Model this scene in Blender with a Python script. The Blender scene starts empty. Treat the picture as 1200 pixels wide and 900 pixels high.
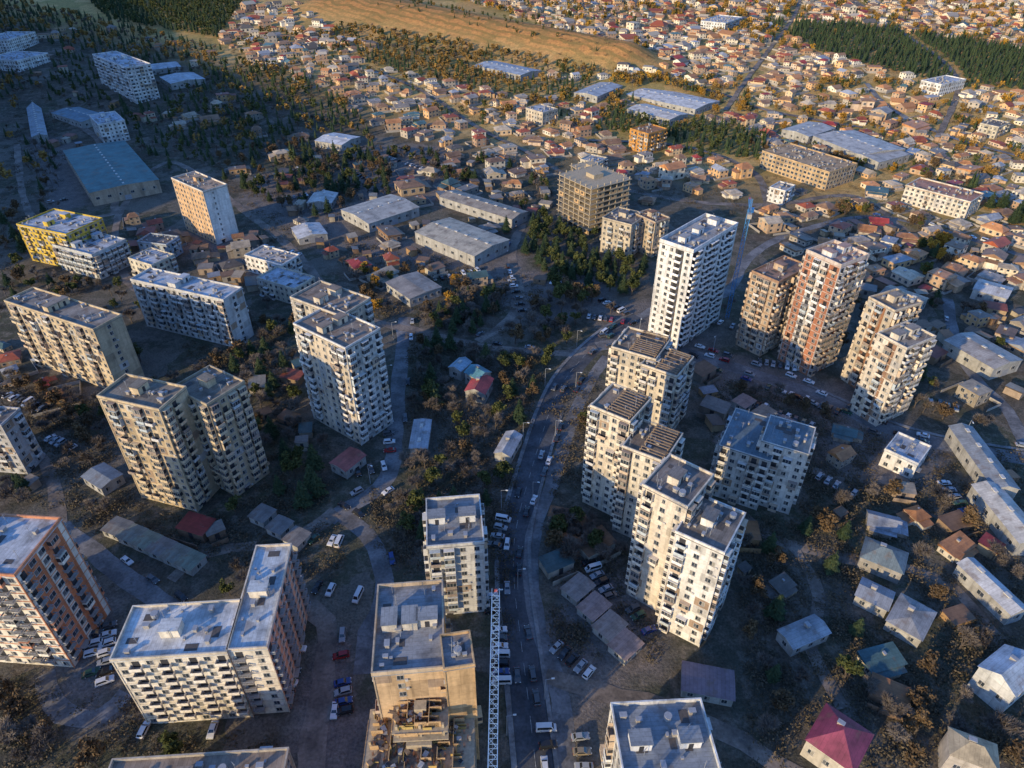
import bpy, math, random, time
import numpy as np
from mathutils import Vector, Matrix
T0=time.time()
random.seed(11); rng=np.random.default_rng(5)
scene=bpy.context.scene
COL=scene.collection
# ------------------------------------------------------------------ survey / camera geometry
CAMH=170.0; PITCH=math.radians(36.0); F=811.0
SP,CP=math.sin(PITCH),math.cos(PITCH)
def sm(a,b,x):
    t=min(1.0,max(0.0,(x-a)/(b-a))); return t*t*(3-2*t)
HA=(118.0,785.0); HB=(-215.0,1040.0)
def hill(x,y):
    dx,dy=HB[0]-HA[0],HB[1]-HA[1]; L=math.hypot(dx,dy)
    t=((x-HA[0])*dx+(y-HA[1])*dy)/(L*L); tc=min(1,max(0,t))
    d=math.hypot(x-HA[0]-tc*dx,y-HA[1]-tc*dy)
    return math.exp(-(d/(34.0+26*tc))**2)
def H(x,y):
    z=0.0
    if y>520: z+=.06*(min(y,1700)-520)*sm(520,720,y)  # far ground tilted up, shaped to catch more of the low sun
    d=-(x+.6*y+94); s=-.6*x+.8*y
    z+=122*sm(0,190,d)*sm(330,540,s)  # unseen ridge left of view, added to shade the upper-left slope
    if y>600: z+=20*hill(x,y)
    return z
def ray(px,py):
    r=(px-600)/F; u=(450-py)/F
    return r,CP+u*SP,-SP+u*CP
def PZ(px,py,z=0.0):
    r,a,b=ray(px,py); t=(CAMH-z)/(-b); return Vector((r*t,a*t,z))
def P(px,py):
    z=0
    for _ in range(14):
        p=PZ(px,py,z); z=.5*z+.5*H(p.x,p.y)
    return Vector((p.x,p.y,z))
# ------------------------------------------------------------------ mesh builder
class MB:
    def __init__(s): s.v=[];s.f=[];s.m=[];s.uv=[];s.t=[]
    def poly(s,pts,mat=0,tint=None):
        n=len(s.v); pts=[tuple(p) for p in pts]; s.v+=pts; s.f.append(tuple(range(n,n+len(pts)))); s.m.append(mat); s.t.append(tint)
        a=Vector(pts[1])-Vector(pts[0]); b=Vector(pts[2])-Vector(pts[1]); nn=a.cross(b)
        if abs(nn.z)>.6*nn.length:
            s.uv+=[(p[0],p[1]) for p in pts]
        else:
            h=Vector((-nn.y,nn.x,0)); 
            if h.length<1e-9: h=Vector((1,0,0))
            h.normalize(); s.uv+=[(h.x*p[0]+h.y*p[1],p[2]) for p in pts]
    def box(s,x0,x1,y0,y1,z0,z1,mat=0,top=None,nobot=False,tint=None,M=None):
        c=[(x0,y0,z0),(x1,y0,z0),(x1,y1,z0),(x0,y1,z0),(x0,y0,z1),(x1,y0,z1),(x1,y1,z1),(x0,y1,z1)]
        if M is not None: c=[M@Vector(q) for q in c]
        F_=[(0,1,5,4),(1,2,6,5),(2,3,7,6),(3,0,4,7)]
        for f in F_: s.poly([c[i] for i in f],mat,tint)
        s.poly([c[i] for i in (4,5,6,7)],mat if top is None else top,tint)
        if not nobot: s.poly([c[i] for i in (3,2,1,0)],mat,tint)
    def beam(s,p,q,t,mat=0):
        p=Vector(p);q=Vector(q);d=q-p;L=d.length
        M=Matrix.Translation(p)@d.to_track_quat('X','Z').to_matrix().to_4x4()
        s.box(0,L,-t/2,t/2,-t/2,t/2,mat,M=M)
    def cyl(s,p,r0,r1,h,n=8,mat=0,axis='Z',M=None):
        a=[];b=[]
        for i in range(n):
            t=2*math.pi*i/n
            u=Vector((math.cos(t)*r0,math.sin(t)*r0,0));w=Vector((math.cos(t)*r1,math.sin(t)*r1,h))
            if axis=='Y': u=Vector((u.x,u.z,u.y));w=Vector((w.x,w.z,w.y))
            a.append(Vector(p)+u);b.append(Vector(p)+w)
        for i in range(n):
            j=(i+1)%n; s.poly([a[i],a[j],b[j],b[i]],mat)
        s.poly(b,mat); s.poly(a[::-1],mat)
    def add(s,o,M,matmap=None,tint=None):
        n=len(s.v); s.v+=[tuple(M@Vector(q)) for q in o.v]
        s.f+=[tuple(i+n for i in f) for f in o.f]; s.m+=[matmap[i] if matmap else i for i in o.m]; s.uv+=o.uv
        s.t+=[ (tint[i] if tint else None) for i in o.m]
    def mesh(s,name,mats):
        me=bpy.data.meshes.new(name); me.from_pydata(s.v,[],s.f)
        for m in mats: me.materials.append(m)
        me.polygons.foreach_set('material_index',s.m)
        u=me.uv_layers.new(name='uv'); u.data.foreach_set('uv',np.array(s.uv,dtype=np.float32).ravel())
        if any(t is not None for t in s.t):
            at=me.attributes.new('tint','FLOAT_COLOR','CORNER'); arr=[]
            for f,t in zip(s.f,s.t):
                t=t or (.5,.5,.5); arr+=[t[0],t[1],t[2],1]*len(f)
            at.data.foreach_set('color',np.array(arr,dtype=np.float32))
        me.update(); return me
def ob(name,data,parent=None,M=None,color=None,**kw):
    o=bpy.data.objects.new(name,data); COL.objects.link(o)
    if parent is not None: o.parent=parent
    if M is not None: o.matrix_basis=M
    if color is not None: o.color=(color[0],color[1],color[2],1)
    for k,v in kw.items(): o[k]=v
    return o
def TR(x,y,z,a=0,s=1): return Matrix.Translation((x,y,z))@Matrix.Rotation(a,4,'Z')@Matrix.Scale(s,4)
# ------------------------------------------------------------------ materials
class G:
    def __init__(s,name,rough=.8,spec=.3,metal=0):
        s.mat=bpy.data.materials.new(name); s.mat.use_nodes=True; s.nt=s.mat.node_tree; s.nt.nodes.clear()
        s.out=s.nt.nodes.new('ShaderNodeOutputMaterial'); s.b=s.nt.nodes.new('ShaderNodeBsdfPrincipled')
        s.nt.links.new(s.b.outputs[0],s.out.inputs[0])
        s.b.inputs['Roughness'].default_value=rough; s.b.inputs['Specular IOR Level'].default_value=spec; s.b.inputs['Metallic'].default_value=metal
    def n(s,t,**k):
        x=s.nt.nodes.new(t)
        for a,b in k.items(): setattr(x,a,b)
        return x
    def set(s,inp,v):
        if isinstance(v,bpy.types.NodeSocket): s.nt.links.new(v,inp)
        else: inp.default_value=v
    def tc(s,k='Object',scale=(1,1,1)):
        t=s.n('ShaderNodeTexCoord'); m=s.n('ShaderNodeMapping'); s.nt.links.new(t.outputs[k],m.inputs[0]); m.inputs['Scale'].default_value=scale; return m.outputs[0]
    def noise(s,vec,scale,detail=3,rough=.55):
        x=s.n('ShaderNodeTexNoise'); s.nt.links.new(vec,x.inputs['Vector']); x.inputs['Scale'].default_value=scale; x.inputs['Detail'].default_value=detail; x.inputs['Roughness'].default_value=rough; return x.outputs['Fac']
    def ramp(s,fac,stops,const=False):
        x=s.n('ShaderNodeValToRGB'); s.nt.links.new(fac,x.inputs[0]); cr=x.color_ramp
        if const: cr.interpolation='CONSTANT'
        while len(cr.elements)<len(stops): cr.elements.new(.5)
        for e,(p,c) in zip(cr.elements,stops):
            e.position=p; e.color=(c,c,c,1) if not isinstance(c,tuple) else (c[0],c[1],c[2],1)
        return x.outputs[0]
    def mix(s,fac,a,b,mode='MIX'):
        x=s.n('ShaderNodeMix',data_type='RGBA',blend_type=mode)
        s.set(x.inputs[0],fac)
        for i,v in ((6,a),(7,b)):
            if isinstance(v,tuple): v=(v[0],v[1],v[2],1)
            s.set(x.inputs[i],v)
        return x.outputs[2]
    def col(s,c): 
        if isinstance(c,tuple): s.b.inputs['Base Color'].default_value=(c[0],c[1],c[2],1)
        else: s.nt.links.new(c,s.b.inputs['Base Color'])
    def bump(s,h,d=.05,st=.5):
        x=s.n('ShaderNodeBump'); x.inputs['Distance'].default_value=d; x.inputs['Strength'].default_value=st; s.nt.links.new(h,x.inputs['Height']); s.nt.links.new(x.outputs[0],s.b.inputs['Normal'])
    def objcol(s): return s.n('ShaderNodeObjectInfo').outputs['Color']
    def rnd(s): return s.n('ShaderNodeObjectInfo').outputs['Random']
    def isl(s): return s.n('ShaderNodeNewGeometry').outputs['Random Per Island']
    def attr(s,n): return s.n('ShaderNodeAttribute',attribute_name=n).outputs['Color']
def wallmat(name,color,joints=True,src=None):
    g=G(name,.85,.2)
    base=src(g) if src else g.mix(0,color,color)
    st=g.noise(g.tc('Object',(.35,.35,.05)),1.0,4,.6)
    c=g.mix(1,base,g.ramp(st,[(.3,.55),(.5,.94),(.75,1.1)]),'MULTIPLY')
    f=g.noise(g.tc('Object'),.9,3)
    c=g.mix(.5,c,g.ramp(f,[(.3,.65),(.65,1.1)]),'MULTIPLY')
    if joints:
        br=g.n('ShaderNodeTexBrick'); br.offset=0
        g.nt.links.new(g.tc('UV'),br.inputs['Vector'])
        for k,v in (('Color1',(1,1,1,1)),('Color2',(.77,.76,.74,1)),('Mortar',(.5,.48,.45,1)),('Scale',1.0),('Mortar Size',.03),('Brick Width',3.1),('Row Height',3.0)): br.inputs[k].default_value=v
        c=g.mix(.85,c,br.outputs['Color'],'MULTIPLY')
    g.col(c); return g.mat
def plain(name,color,rough=.8,spec=.3,metal=0,var=.25,scale=1.5,src=None):
    g=G(name,rough,spec,metal); base=src(g) if src else g.mix(0,color,color)
    n=g.noise(g.tc('Object'),scale,4)
    g.col(g.mix(1,base,g.ramp(n,[(.3,1-var),(.7,1+var*.5)]),'MULTIPLY')); return g.mat
def roofmat(name,color,metal=False,src=None):
    g=G(name,.55 if metal else .9,.4 if metal else .2)
    base=src(g) if src else g.mix(0,color,color)
    n=g.noise(g.tc('Object'),.16,5,.65)
    c=g.mix(1,base,g.ramp(n,[(.3,.5),(.48,.95),(.7,1.3)]),'MULTIPLY')
    n2=g.noise(g.tc('Object',(1,1,1)),1.6,3); c=g.mix(.6,c,g.ramp(n2,[(.3,.75),(.7,1.15)]),'MULTIPLY')
    n3=g.noise(g.tc('Object',(.5,.5,.5)),.5,3); c=g.mix(g.ramp(n3,[(.56,0.0),(.66,.5)]),c,(.18,.12,.08))
    br=g.n('ShaderNodeTexBrick'); g.nt.links.new(g.tc('UV'),br.inputs['Vector'])
    for k,v in (('Color1',(1,1,1,1)),('Color2',(.78,.78,.78,1)),('Mortar',(.62,.6,.58,1)),('Scale',1.0),('Mortar Size',.05),('Brick Width',8.0 if not metal else 6.0),('Row Height',1.0)): br.inputs[k].default_value=v
    c=g.mix(.75,c,br.outputs['Color'],'MULTIPLY'); g.col(c); return g.mat
def glassmat():
    g=G('window_glass',.12,.6)
    a=g.isl(); b=g.rnd(); ad=g.n('ShaderNodeMath',operation='ADD'); g.nt.links.new(a,ad.inputs[0]); g.nt.links.new(b,ad.inputs[1])
    fr=g.n('ShaderNodeMath',operation='FRACT'); g.nt.links.new(ad.outputs[0],fr.inputs[0])
    g.col(g.ramp(fr.outputs[0],[(0,(.03,.04,.05)),(.45,(.06,.07,.085)),(.62,(.13,.13,.13)),(.8,(.28,.26,.22)),(.93,(.04,.05,.07))],True)); return g.mat
GLASS=glassmat()
FRAME=plain('window_frame_white',(.52,.5,.46),.5)
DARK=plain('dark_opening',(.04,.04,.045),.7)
CONC=plain('concrete',(.36,.33,.29),.9)
METALG=plain('grey_metal',(.3,.31,.33),.5,.5)
BALC=plain('balcony_paint',(.5,.5,.5),.8,src=lambda g:g.objcol())
BODY=plain('car_paint',(.5,.5,.5),.25,.6,var=.05,src=lambda g:g.objcol())
CARGL=plain('car_glass',(.02,.025,.03),.08,.8,var=.1)
TYRE=plain('tyre_rubber',(.02,.02,.02),.9)
RIM=plain('wheel_rim',(.4,.4,.42),.35,.6)
LAMP=plain('lamp_lens',(.75,.75,.7),.2,.6)
TAIL=plain('tail_lens',(.4,.02,.02),.3,.6)
HWALL=wallmat('house_wall',None,False,src=lambda g:g.objcol())
HROOF=roofmat('house_roof',None,True,src=lambda g:g.objcol())
HWALLS=plain('house_wall_far',None,.9,src=lambda g:g.attr('tint'))
HROOFS=plain('house_roof_far',None,.7,src=lambda g:g.attr('tint'))
# ------------------------------------------------------------------ world, sun, camera
EL=math.radians(15.5); AZ=(-.72,-.694); SUN=Vector((AZ[0]*math.cos(EL),AZ[1]*math.cos(EL),math.sin(EL)))
w=bpy.data.worlds.new('World'); scene.world=w; w.use_nodes=True
sky=w.node_tree.nodes.new('ShaderNodeTexSky'); sky.sky_type='NISHITA'; sky.sun_disc=False
sky.sun_elevation=EL; sky.sun_rotation=math.atan2(SUN.x,SUN.y); sky.ozone_density=4.5; sky.dust_density=.7; sky.air_density=1.3
mx=w.node_tree.nodes.new('ShaderNodeMix'); mx.data_type='RGBA'; mx.blend_type='MULTIPLY'; mx.inputs[0].default_value=1; mx.inputs[7].default_value=(1.2,1.5,2.1,1)
w.node_tree.links.new(sky.outputs[0],mx.inputs[6])
w.node_tree.links.new(mx.outputs[2],w.node_tree.nodes['Background'].inputs[0]); w.node_tree.nodes['Background'].inputs[1].default_value=.15
L=bpy.data.lights.new('sun','SUN'); L.energy=5.0; L.angle=math.radians(.6); L.color=(1,.77,.43)
lo=ob('sun',L); lo.rotation_mode='QUATERNION'; lo.rotation_quaternion=SUN.to_track_quat('Z','Y'); lo.location=(0,0,300)
cam=bpy.data.cameras.new('camera'); cam.sensor_width=36; cam.lens=F/1200*36; cam.clip_end=12000; cam.clip_start=1
co=ob('camera',cam); co.location=(0,0,CAMH); co.rotation_euler=(math.pi/2-PITCH,0,0); scene.camera=co
scene.view_settings.view_transform='Standard'; scene.view_settings.look='None'; scene.view_settings.exposure=0
# ------------------------------------------------------------------ occupancy
OCC=set(); CS=3.0
def mark(x,y): OCC.add((int(x//CS),int(y//CS)))
def markrect(M,w,d,pad=2):
    x=-pad
    while x<=w+pad:
        y=-pad
        while y<=d+pad:
            p=M@Vector((x,y,0)); mark(p.x,p.y); y+=1.5
        x+=1.5
def free(x,y,r=0):
    k=int(math.ceil(r/CS)); i,j=int(x//CS),int(y//CS)
    for a in range(-k,k+1):
        for b in range(-k,k+1):
            if (i+a,j+b) in OCC: return False
    return True
def inpoly(x,y,poly):
    c=False;n=len(poly);j=n-1
    for i in range(n):
        xi,yi=poly[i];xj,yj=poly[j]
        if (yi>y)!=(yj>y) and x<(xj-xi)*(y-yi)/(yj-yi)+xi: c=not c
        j=i
    return c
def region(pts): return [tuple(P(*p).xy) for p in pts]
def sample(poly,n,r=0,tries=60,mk=True):
    xs=[p[0] for p in poly];ys=[p[1] for p in poly];out=[]
    for _ in range(n*tries):
        if len(out)>=n: break
        x=random.uniform(min(xs),max(xs));y=random.uniform(min(ys),max(ys))
        if inpoly(x,y,poly) and free(x,y,r):
            out.append((x,y))
            if mk:
                for a in np.arange(-r,r+.1,2):
                    for b in np.arange(-r,r+.1,2): mark(x+a,y+b)
    return out
# ------------------------------------------------------------------ facade templates (outward = -y)
def T_window(wd=1.5,ht=1.5,z=.95):
    b=MB(); x=wd/2
    b.box(-x,x,-.07,.02,z,z+ht,0)
    for a,c in ((-x+.07,-.03),(.03,x-.07)): b.poly([(a,-.085,z+.07),(c,-.085,z+.07),(c,-.085,z+ht-.07),(a,-.085,z+ht-.07)],1)
    b.box(-x-.08,x+.08,-.2,0.0,z-.1,z-.02,2)
    return b
def T_ac():
    b=T_window(); b.box(.95,1.6,-.4,-.02,.6,1.15,0); return b
WM=[FRAME,GLASS,CONC]
TW=T_window(); TWs=T_window(.9,1.2,1.1); TWw=T_window(2.2,1.6,.85); TWa=T_ac()
TWl=MB(); TWl.poly([(-.8,-.05,.9),(.8,-.05,.9),(.8,-.05,2.4),(-.8,-.05,2.4)],0); TWl.poly([(-.68,-.09,1.0),(.68,-.09,1.0),(.68,-.09,2.3),(-.68,-.09,2.3)],1)
def T_balc(kind,wd=2.7):
    b=MB();x=wd/2;D=1.25
    b.box(-x,x,-D,.0,0.0,.16,2)
    if kind=='open':
        b.box(-x,x,-D-.03,-D+.07,.16,1.15,0); b.box(-x,-x+.08,-D+.07,0,.16,1.15,0); b.box(x-.08,x,-D+.07,0,.16,1.15,0)
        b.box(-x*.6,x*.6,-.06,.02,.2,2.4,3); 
    elif kind=='rail':
        for i in range(8):
            a=-x+i*(wd-.06)/7; b.box(a,a+.06,-D,-D+.05,.16,1.1,4)
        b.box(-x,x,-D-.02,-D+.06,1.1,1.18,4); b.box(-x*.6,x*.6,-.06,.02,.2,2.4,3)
        b.box(-x,-x+.06,-D+.06,0,.6,1.1,4); b.box(x-.06,x,-D+.06,0,.6,1.1,4)
    elif kind=='laundry':
        b.box(-x,x,-D-.03,-D+.07,.16,.95,0); b.box(-x,-x+.08,-D+.07,0,.16,2.7,0); b.box(x-.08,x,-D+.07,0,.16,2.7,0)
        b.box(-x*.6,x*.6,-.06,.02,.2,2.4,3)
        for i,m in ((-.9,5),(-.3,2),(.4,5)): b.box(i,i+.45,-D-.3,-D-.26,.9,1.7,m)
    else:
        b.box(-x,x,-D-.03,0,.16,1.1,0); b.box(-x,x,-D+.04,0,1.1,2.6,3); b.box(-x-.05,x+.05,-D-.08,0,2.6,2.72,0)
        n=3
        for i in range(n):
            a=-x+.06+i*wd/n; c=a+wd/n-.12
            b.poly([(a,-D+.02,1.2),(c,-D+.02,1.2),(c,-D+.02,2.55),(a,-D+.02,2.55)],1)
        for i in range(n+1):
            a=-x+i*(wd-.08)/n; b.box(a,a+.08,-D-.01,-D+.035,1.1,2.6,5)
    return b
BM=[BALC,GLASS,CONC,DARK,METALG,FRAME]
TB={k:T_balc(k) for k in('open','rail','glazed','laundry')}
ME_W={id(t):t.mesh('window',WM) for t in (TW,TWs,TWw,TWa)}
ME_B={k:v.mesh('balcony',BM) for k,v in TB.items()}
td=MB(); td.box(-.9,.9,-.08,.02,0,2.3,0); td.box(-1.4,1.4,-1.3,0,2.5,2.65,1); ME_D=td.mesh('door',[DARK,CONC])
lh=MB(); lh.box(-2.2,2.2,-1.6,1.6,0,2.6,0); lh.box(-2.4,2.4,-1.8,1.8,2.6,2.8,1); lh.box(-.5,.5,-1.66,-1.6,0.05,2,2)
vt=MB(); vt.box(-.45,.45,-.7,.7,0,1.3,0); vt.box(-.6,.6,-.85,.85,1.3,1.42,1); ME_V=vt.mesh('chimney',[CONC,METALG])
an=MB(); an.beam((0,0,0),(0,0,3.2),.08); an.beam((-.7,0,2.9),(.7,0,2.9),.05); an.beam((-.5,0,2.5),(.5,0,2.5),.05); ME_A=an.mesh('antenna',[METALG])
dish=MB(); dish.cyl((0,0,0),.3,.2,.35,8,0); dish.cyl((0,0,.35),1.1,1.1,1.6,12,0); ME_T=dish.mesh('water_tank',[METALG])
rp=MB(); rp.box(-1.6,1.6,-1,1,0,.05,0); ME_P=rp.mesh('roof_patch',[plain('roofing_felt_patch',(.1,.09,.085),.9)])
ME_L={}
def wallM(c):
    k=('w',)+tuple(round(x,3) for x in c)
    if k not in ME_L: ME_L[k]=wallmat('facade_paint',c)
    return ME_L[k]
def roofM(c,m=False):
    k=('r',m)+tuple(round(x,3) for x in c)
    if k not in ME_L: ME_L[k]=roofmat('roof_covering',c,m)
    return ME_L[k]
BOARD=plain('weathered_board',(.23,.17,.12),.9)
def rectfit(B,A,C,z):
    b=PZ(*B,z=z);a=PZ(*A,z=z);c=PZ(*C,z=z)
    u=c-b;v=a-b; au=math.atan2(u.y,u.x); av=math.atan2(v.y,v.x)-math.pi/2
    while av-au>math.pi: av-=2*math.pi
    while av-au<-math.pi: av+=2*math.pi
    lu,lv=u.length,v.length; ang=(au*lu+av*lv)/(lu+lv)
    U=Vector((math.cos(ang),math.sin(ang),0));V=Vector((-U.y,U.x,0))
    return b,ang,max(6,u.dot(U)),max(6,v.dot(V))
def solveh(B,by,h=None):
    """absolute roof height and ground height"""
    if h is None:
        g=P(B[0],by); r,a,bb=ray(*B); return CAMH+g.y*bb/a,g.z
    z0=0
    for _ in range(12):
        b=PZ(*B,z=z0+h); z0=.5*z0+.5*H(b.x,b.y)
    return z0+h,z0
def apartment(label,masses,cat='apartment building',name='apartment_block',group=None):
    root=None;wins=[];bals=[];h=0
    for mi,m in enumerate(masses):
        B,by,A,C=m['q']; zt_,z0=solveh(B,by,h*m['same'] if m.get('same') else m.get('h')); h=zt_-z0
        b,ang,wd,dp=rectfit(B,A,C,zt_); wd=m.get('w',wd); dp=m.get('d',dp)
        if m.get('same'): ang=ang0+round((ang-ang0)/(math.pi/2))*math.pi/2
        ang0=ang
        M=TR(b.x,b.y,z0,ang)
        if root is None:
            root=ob(name,None,M=M); root['label']=label; root['category']=cat
            if group: root['group']=group
            Ri=M.inverted()
        R=Ri@M
        markrect(M,wd,dp,2)
        wc=m.get('wall',(.5,.47,.42)); sc=m.get('side',wc); ac=m.get('accent',wc); tc_=m.get('stripc',ac)
        fl=max(2,int(round(h/3.05))); fh=h/fl
        mb=MB(); e=-3; rf=random.Random(int(B[0]+B[1]*3)); glz=m.get('glz',.4)
        cs=[(0,0),(wd,0),(wd,dp),(0,dp)]
        for k in range(4):
            p,q=cs[k],cs[(k+1)%4]; mb.poly([(p[0],p[1],e),(q[0],q[1],e),(q[0],q[1],h),(p[0],p[1],h)],1 if k in(1,3) else 0)
        mb.poly([(c[0],c[1],h-.05) for c in cs],0)
        if m.get('bands'):
            for i in range(1,fl):
                z=i*fh; t=.12
                mb.box(-t,wd+t,-t,0,z-.12,z+.12,2); mb.box(-t,wd+t,dp,dp+t,z-.12,z+.12,2)
                mb.box(-t,0,0,dp,z-.12,z+.12,2); mb.box(wd,wd+t,0,dp,z-.12,z+.12,2)
        for k in m.get('strips',[]):
            f,s0,s1=k; L_=wd if f in(0,2) else dp
            a,c=s0*L_,s1*L_
            if f==0: mb.box(a,c,-.06,0.0,0,h-.3,3)
            if f==3: mb.box(-.06,0.0,dp-c,dp-a,0,h-.3,3)
        if glz>.3:
            for k in (0,3):
                L_=wd if k==0 else dp; nb=max(1,int(L_/3.15)); bw=L_/nb
                for f in range(1,fl):
                    for bi in range(nb):
                        if rf.random()<.22:
                            z=f*fh; s0,s1=bi*bw+.05,(bi+1)*bw-.05; mt=rf.choice([4,4,5,6])
                            if k==0: mb.box(s0,s1,-.035,0.0,z+.05,z+fh-.05,mt)
                            else: mb.box(-.035,0.0,dp-s1,dp-s0,z+.05,z+fh-.05,mt)
        for x,y in ((0,0),(wd,0),(0,dp),(wd,dp)):
            mb.box(x-.14,x+.14,y-.14,y+.14,0,h-.02,2)
        ob('wall',mb.mesh('wall',[wallM(wc),wallM(sc),wallM(ac),wallM(tc_),wallM(tuple(x*.72 for x in wc)),wallM((.55,.52,.48)),wallM((.38,.28,.2))]),root,R)
        rb=MB(); rb.box(-.3,wd+.3,-.3,dp+.3,h+.0,h+.22,0)
        rc=m.get('roof',(.2,.18,.16)); ro=ob('roof',rb.mesh('roof',[roofM(rc,m.get('metal',False))]),root,R)
        pb=MB(); ph=m.get('par',.8); zt=h+.225
        pb.box(-.25,wd+.25,-.25,.1,zt,zt+ph,0); pb.box(-.25,wd+.25,dp-.1,dp+.25,zt,zt+ph,0); pb.box(-.25,.1,.1,dp-.1,zt,zt+ph,0); pb.box(wd-.1,wd+.25,.1,dp-.1,zt,zt+ph,0)
        if ph>0: ob('parapet',pb.mesh('parapet',[wallM(ac)]),ro)
        zr=h+.23; rr=random.Random(int(B[0]*7+B[1]))
        nl=m.get('lifts',1 if wd*dp<500 else 2); lm=lh.mesh('lift_housing',[wallM(m.get('liftc',sc)),roofM(rc),DARK])
        for i in range(nl):
            sx=wd*(i+.5)/nl; ob('lift_housing',lm,ro,TR(sx+rr.uniform(-1,1),dp*.55,zr,rr.choice([0,0,math.pi/2]),min(1,.11*min(wd,dp)) if min(wd,dp)<9 else 1))
        for i in range(int(wd*dp/32)+2): ob('chimney',ME_V,ro,TR(rr.uniform(1.2,wd-1.2),rr.uniform(1.2,dp-1.2),zr,rr.choice([0,1.57]),rr.uniform(.35,1.0)))
        for i in range(5): ob('antenna',ME_A,ro,TR(rr.uniform(1.2,wd-1.2),rr.uniform(1.2,dp-1.2),zr,rr.uniform(0,3)))
        for i in range(int(wd*dp/90)+1): ob('roof_patch',ME_P,ro,TR(rr.uniform(2,wd-2),rr.uniform(1.6,dp-1.6),zr+.003*i,rr.choice([0,1.57]),rr.uniform(.6,1)))
        if rr.random()<.6: ob('water_tank',ME_T,ro,TR(rr.uniform(2,wd-2),rr.uniform(2,dp-2),zr,0,.8))
        if m.get('ribs'):
            n=int(wd/1.3); zz=zr
            beam=MB(); beam.box(0,.3,.6,dp*.62,1.25,1.5,0); beam.box(0,.28,.6,.95,0,1.25,0); beam.box(0,.28,dp*.62-.35,dp*.62,0,1.25,0); bm=beam.mesh('roof_beam',[BOARD])
            for i in range(n):
                if rr.random()<.85: ob('roof_beam',bm,ro,TR(.6+i*(wd-1.5)/max(1,n-1),0,zz))
        for k in range(4):
            L_=wd if k in(0,2) else dp; pat=m.get('p0','wbw') if k in(0,2) else m.get('p3','wbw')
            nb=max(1,int(L_/3.15)); bw=L_/nb
            for f in range(fl):
                z=f*fh
                for bi in range(nb):
                    c=pat[bi%len(pat)]; s=(bi+.5)*bw
                    if f==0 and c in 'bgr': c='w'
                    if glz>.3 and c=='w' and rf.random()<.09: c='b'
                    if glz>.3 and c=='w' and rf.random()<.07: c='s'
                    if c=='n': continue
                    lx=[(s,0),(wd,s),(wd-s,dp),(0,dp-s)][k]; a=[0,math.pi/2,math.pi,-math.pi/2][k]
                    Mx=R@TR(lx[0],lx[1],z,a)
                    pr=(0 if k in(0,3) else 1000)-z
                    if c in 'wsW': wins.append((pr,{'w':TWa if rf.random()<.2 else TW,'s':TWs,'W':TWw}[c],Mx))
                    else:
                        kd='glazed' if (c=='g' or rf.random()<glz) else ('rail' if c=='r' else ('laundry' if rf.random()<.3 and glz>.3 else 'open'))
                        cc=rf.choice([wc,wc,wc,ac,(.6,.58,.55),(.3,.24,.2),(.45,.5,.52),(.55,.42,.3)]) if glz>.2 else rf.choice([sc,ac])
                        bals.append((pr,kd,Mx,cc))
        ob('door',ME_D,root,R@TR(wd*.3,0,0)); 
    wins.sort(key=lambda q:q[0]); bals.sort(key=lambda q:q[0])
    for q in wins[:100]: ob('window',ME_W[id(q[1])],root,q[2])
    if wins[100:]:
        mb=MB()
        for q in wins[100:]: mb.add(q[1],q[2])
        o=ob('window',mb.mesh('window',WM),root); o['kind']='stuff'
    for q in bals[:100]: ob('balcony',ME_B[q[1]],root,q[2],q[3])
    if bals[100:]:
        mb=MB()
        for q in bals[100:]: mb.add(TB[q[1]],q[2])
        o=ob('balcony',mb.mesh('balcony',BM),root,color=masses[0].get('wall')); o['kind']='stuff'
    return root
beige=(.6,.48,.32); cream=(.62,.56,.44); white=(.8,.78,.74); grey=(.42,.4,.37)
bit=(.2,.18,.165); silver=(.45,.48,.52); rust=(.28,.16,.11); teal=(.12,.17,.2)
apartment('long beige panel apartment block with glazed balconies',[dict(q=((110,388),462,(0,357),(147,372)),wall=beige,p3='wgwwbw',p0='nwn',roof=(.28,.25,.22))])
apartment('beige twin-wing panel apartment block with cluttered balconies',[dict(q=((187,482),600,(118,464),(215,455)),wall=beige,p3='wbwwgw',p0='gbn',roof=(.24,.21,.17)),
  dict(q=((243,476),583,(203,456),(286,449)),wall=beige,p3='wgb',p0='bwgb',roof=(.24,.21,.17),accent=(.46,.38,.27))])
apartment('pale stepped concrete tower block with weathered flat roofs',[dict(q=((405,410),522,(347,380),(443,386)),wall=(.7,.68,.64),side=(.62,.53,.41),p3='wbwsw',p0='bwbw',roof=(.27,.22,.18),lifts=2),
  dict(q=((400,372),482,(345,348),(430,350)),wall=(.6,.53,.43),p3='wbw',p0='gbw',roof=(.27,.22,.18),lifts=2)])
apartment('long grey-white apartment slab with silver roof',[dict(q=((262,353),408,(157,327),(280,338)),wall=(.64,.63,.6),p3='wbwgwb',p0='nwn',roof=(.5,.52,.54),metal=True)])
apartment('slim white tower with tan side wall',[dict(q=((238,226),287,(208,208),(262,216)),wall=white,side=(.68,.45,.26),p3='wsw',p0='nsnn',roof=(.4,.3,.22),glz=.2,accent=(.72,.66,.58))])
apartment('yellow-painted apartment house with stepped roof',[dict(q=((78,276),318,(40,256),(104,254)),wall=(.68,.48,.08),p3='wbw',p0='wbw',roof=silver),
  dict(q=((108,300),328,(72,284),(140,280)),wall=(.55,.56,.54),p3='gbg',p0='gb',roof=silver)])
apartment('white slab tower on the wooded slope',[dict(q=((148,80),122,(120,63),(172,74)),wall=white,p3='wbw',p0='bwb',roof=silver)])
apartment('small white apartment house beside parked cars',[dict(q=((146,142),164,(120,152),(158,128)),wall=white,p3='ww',p0='ww',roof=silver)])
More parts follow.
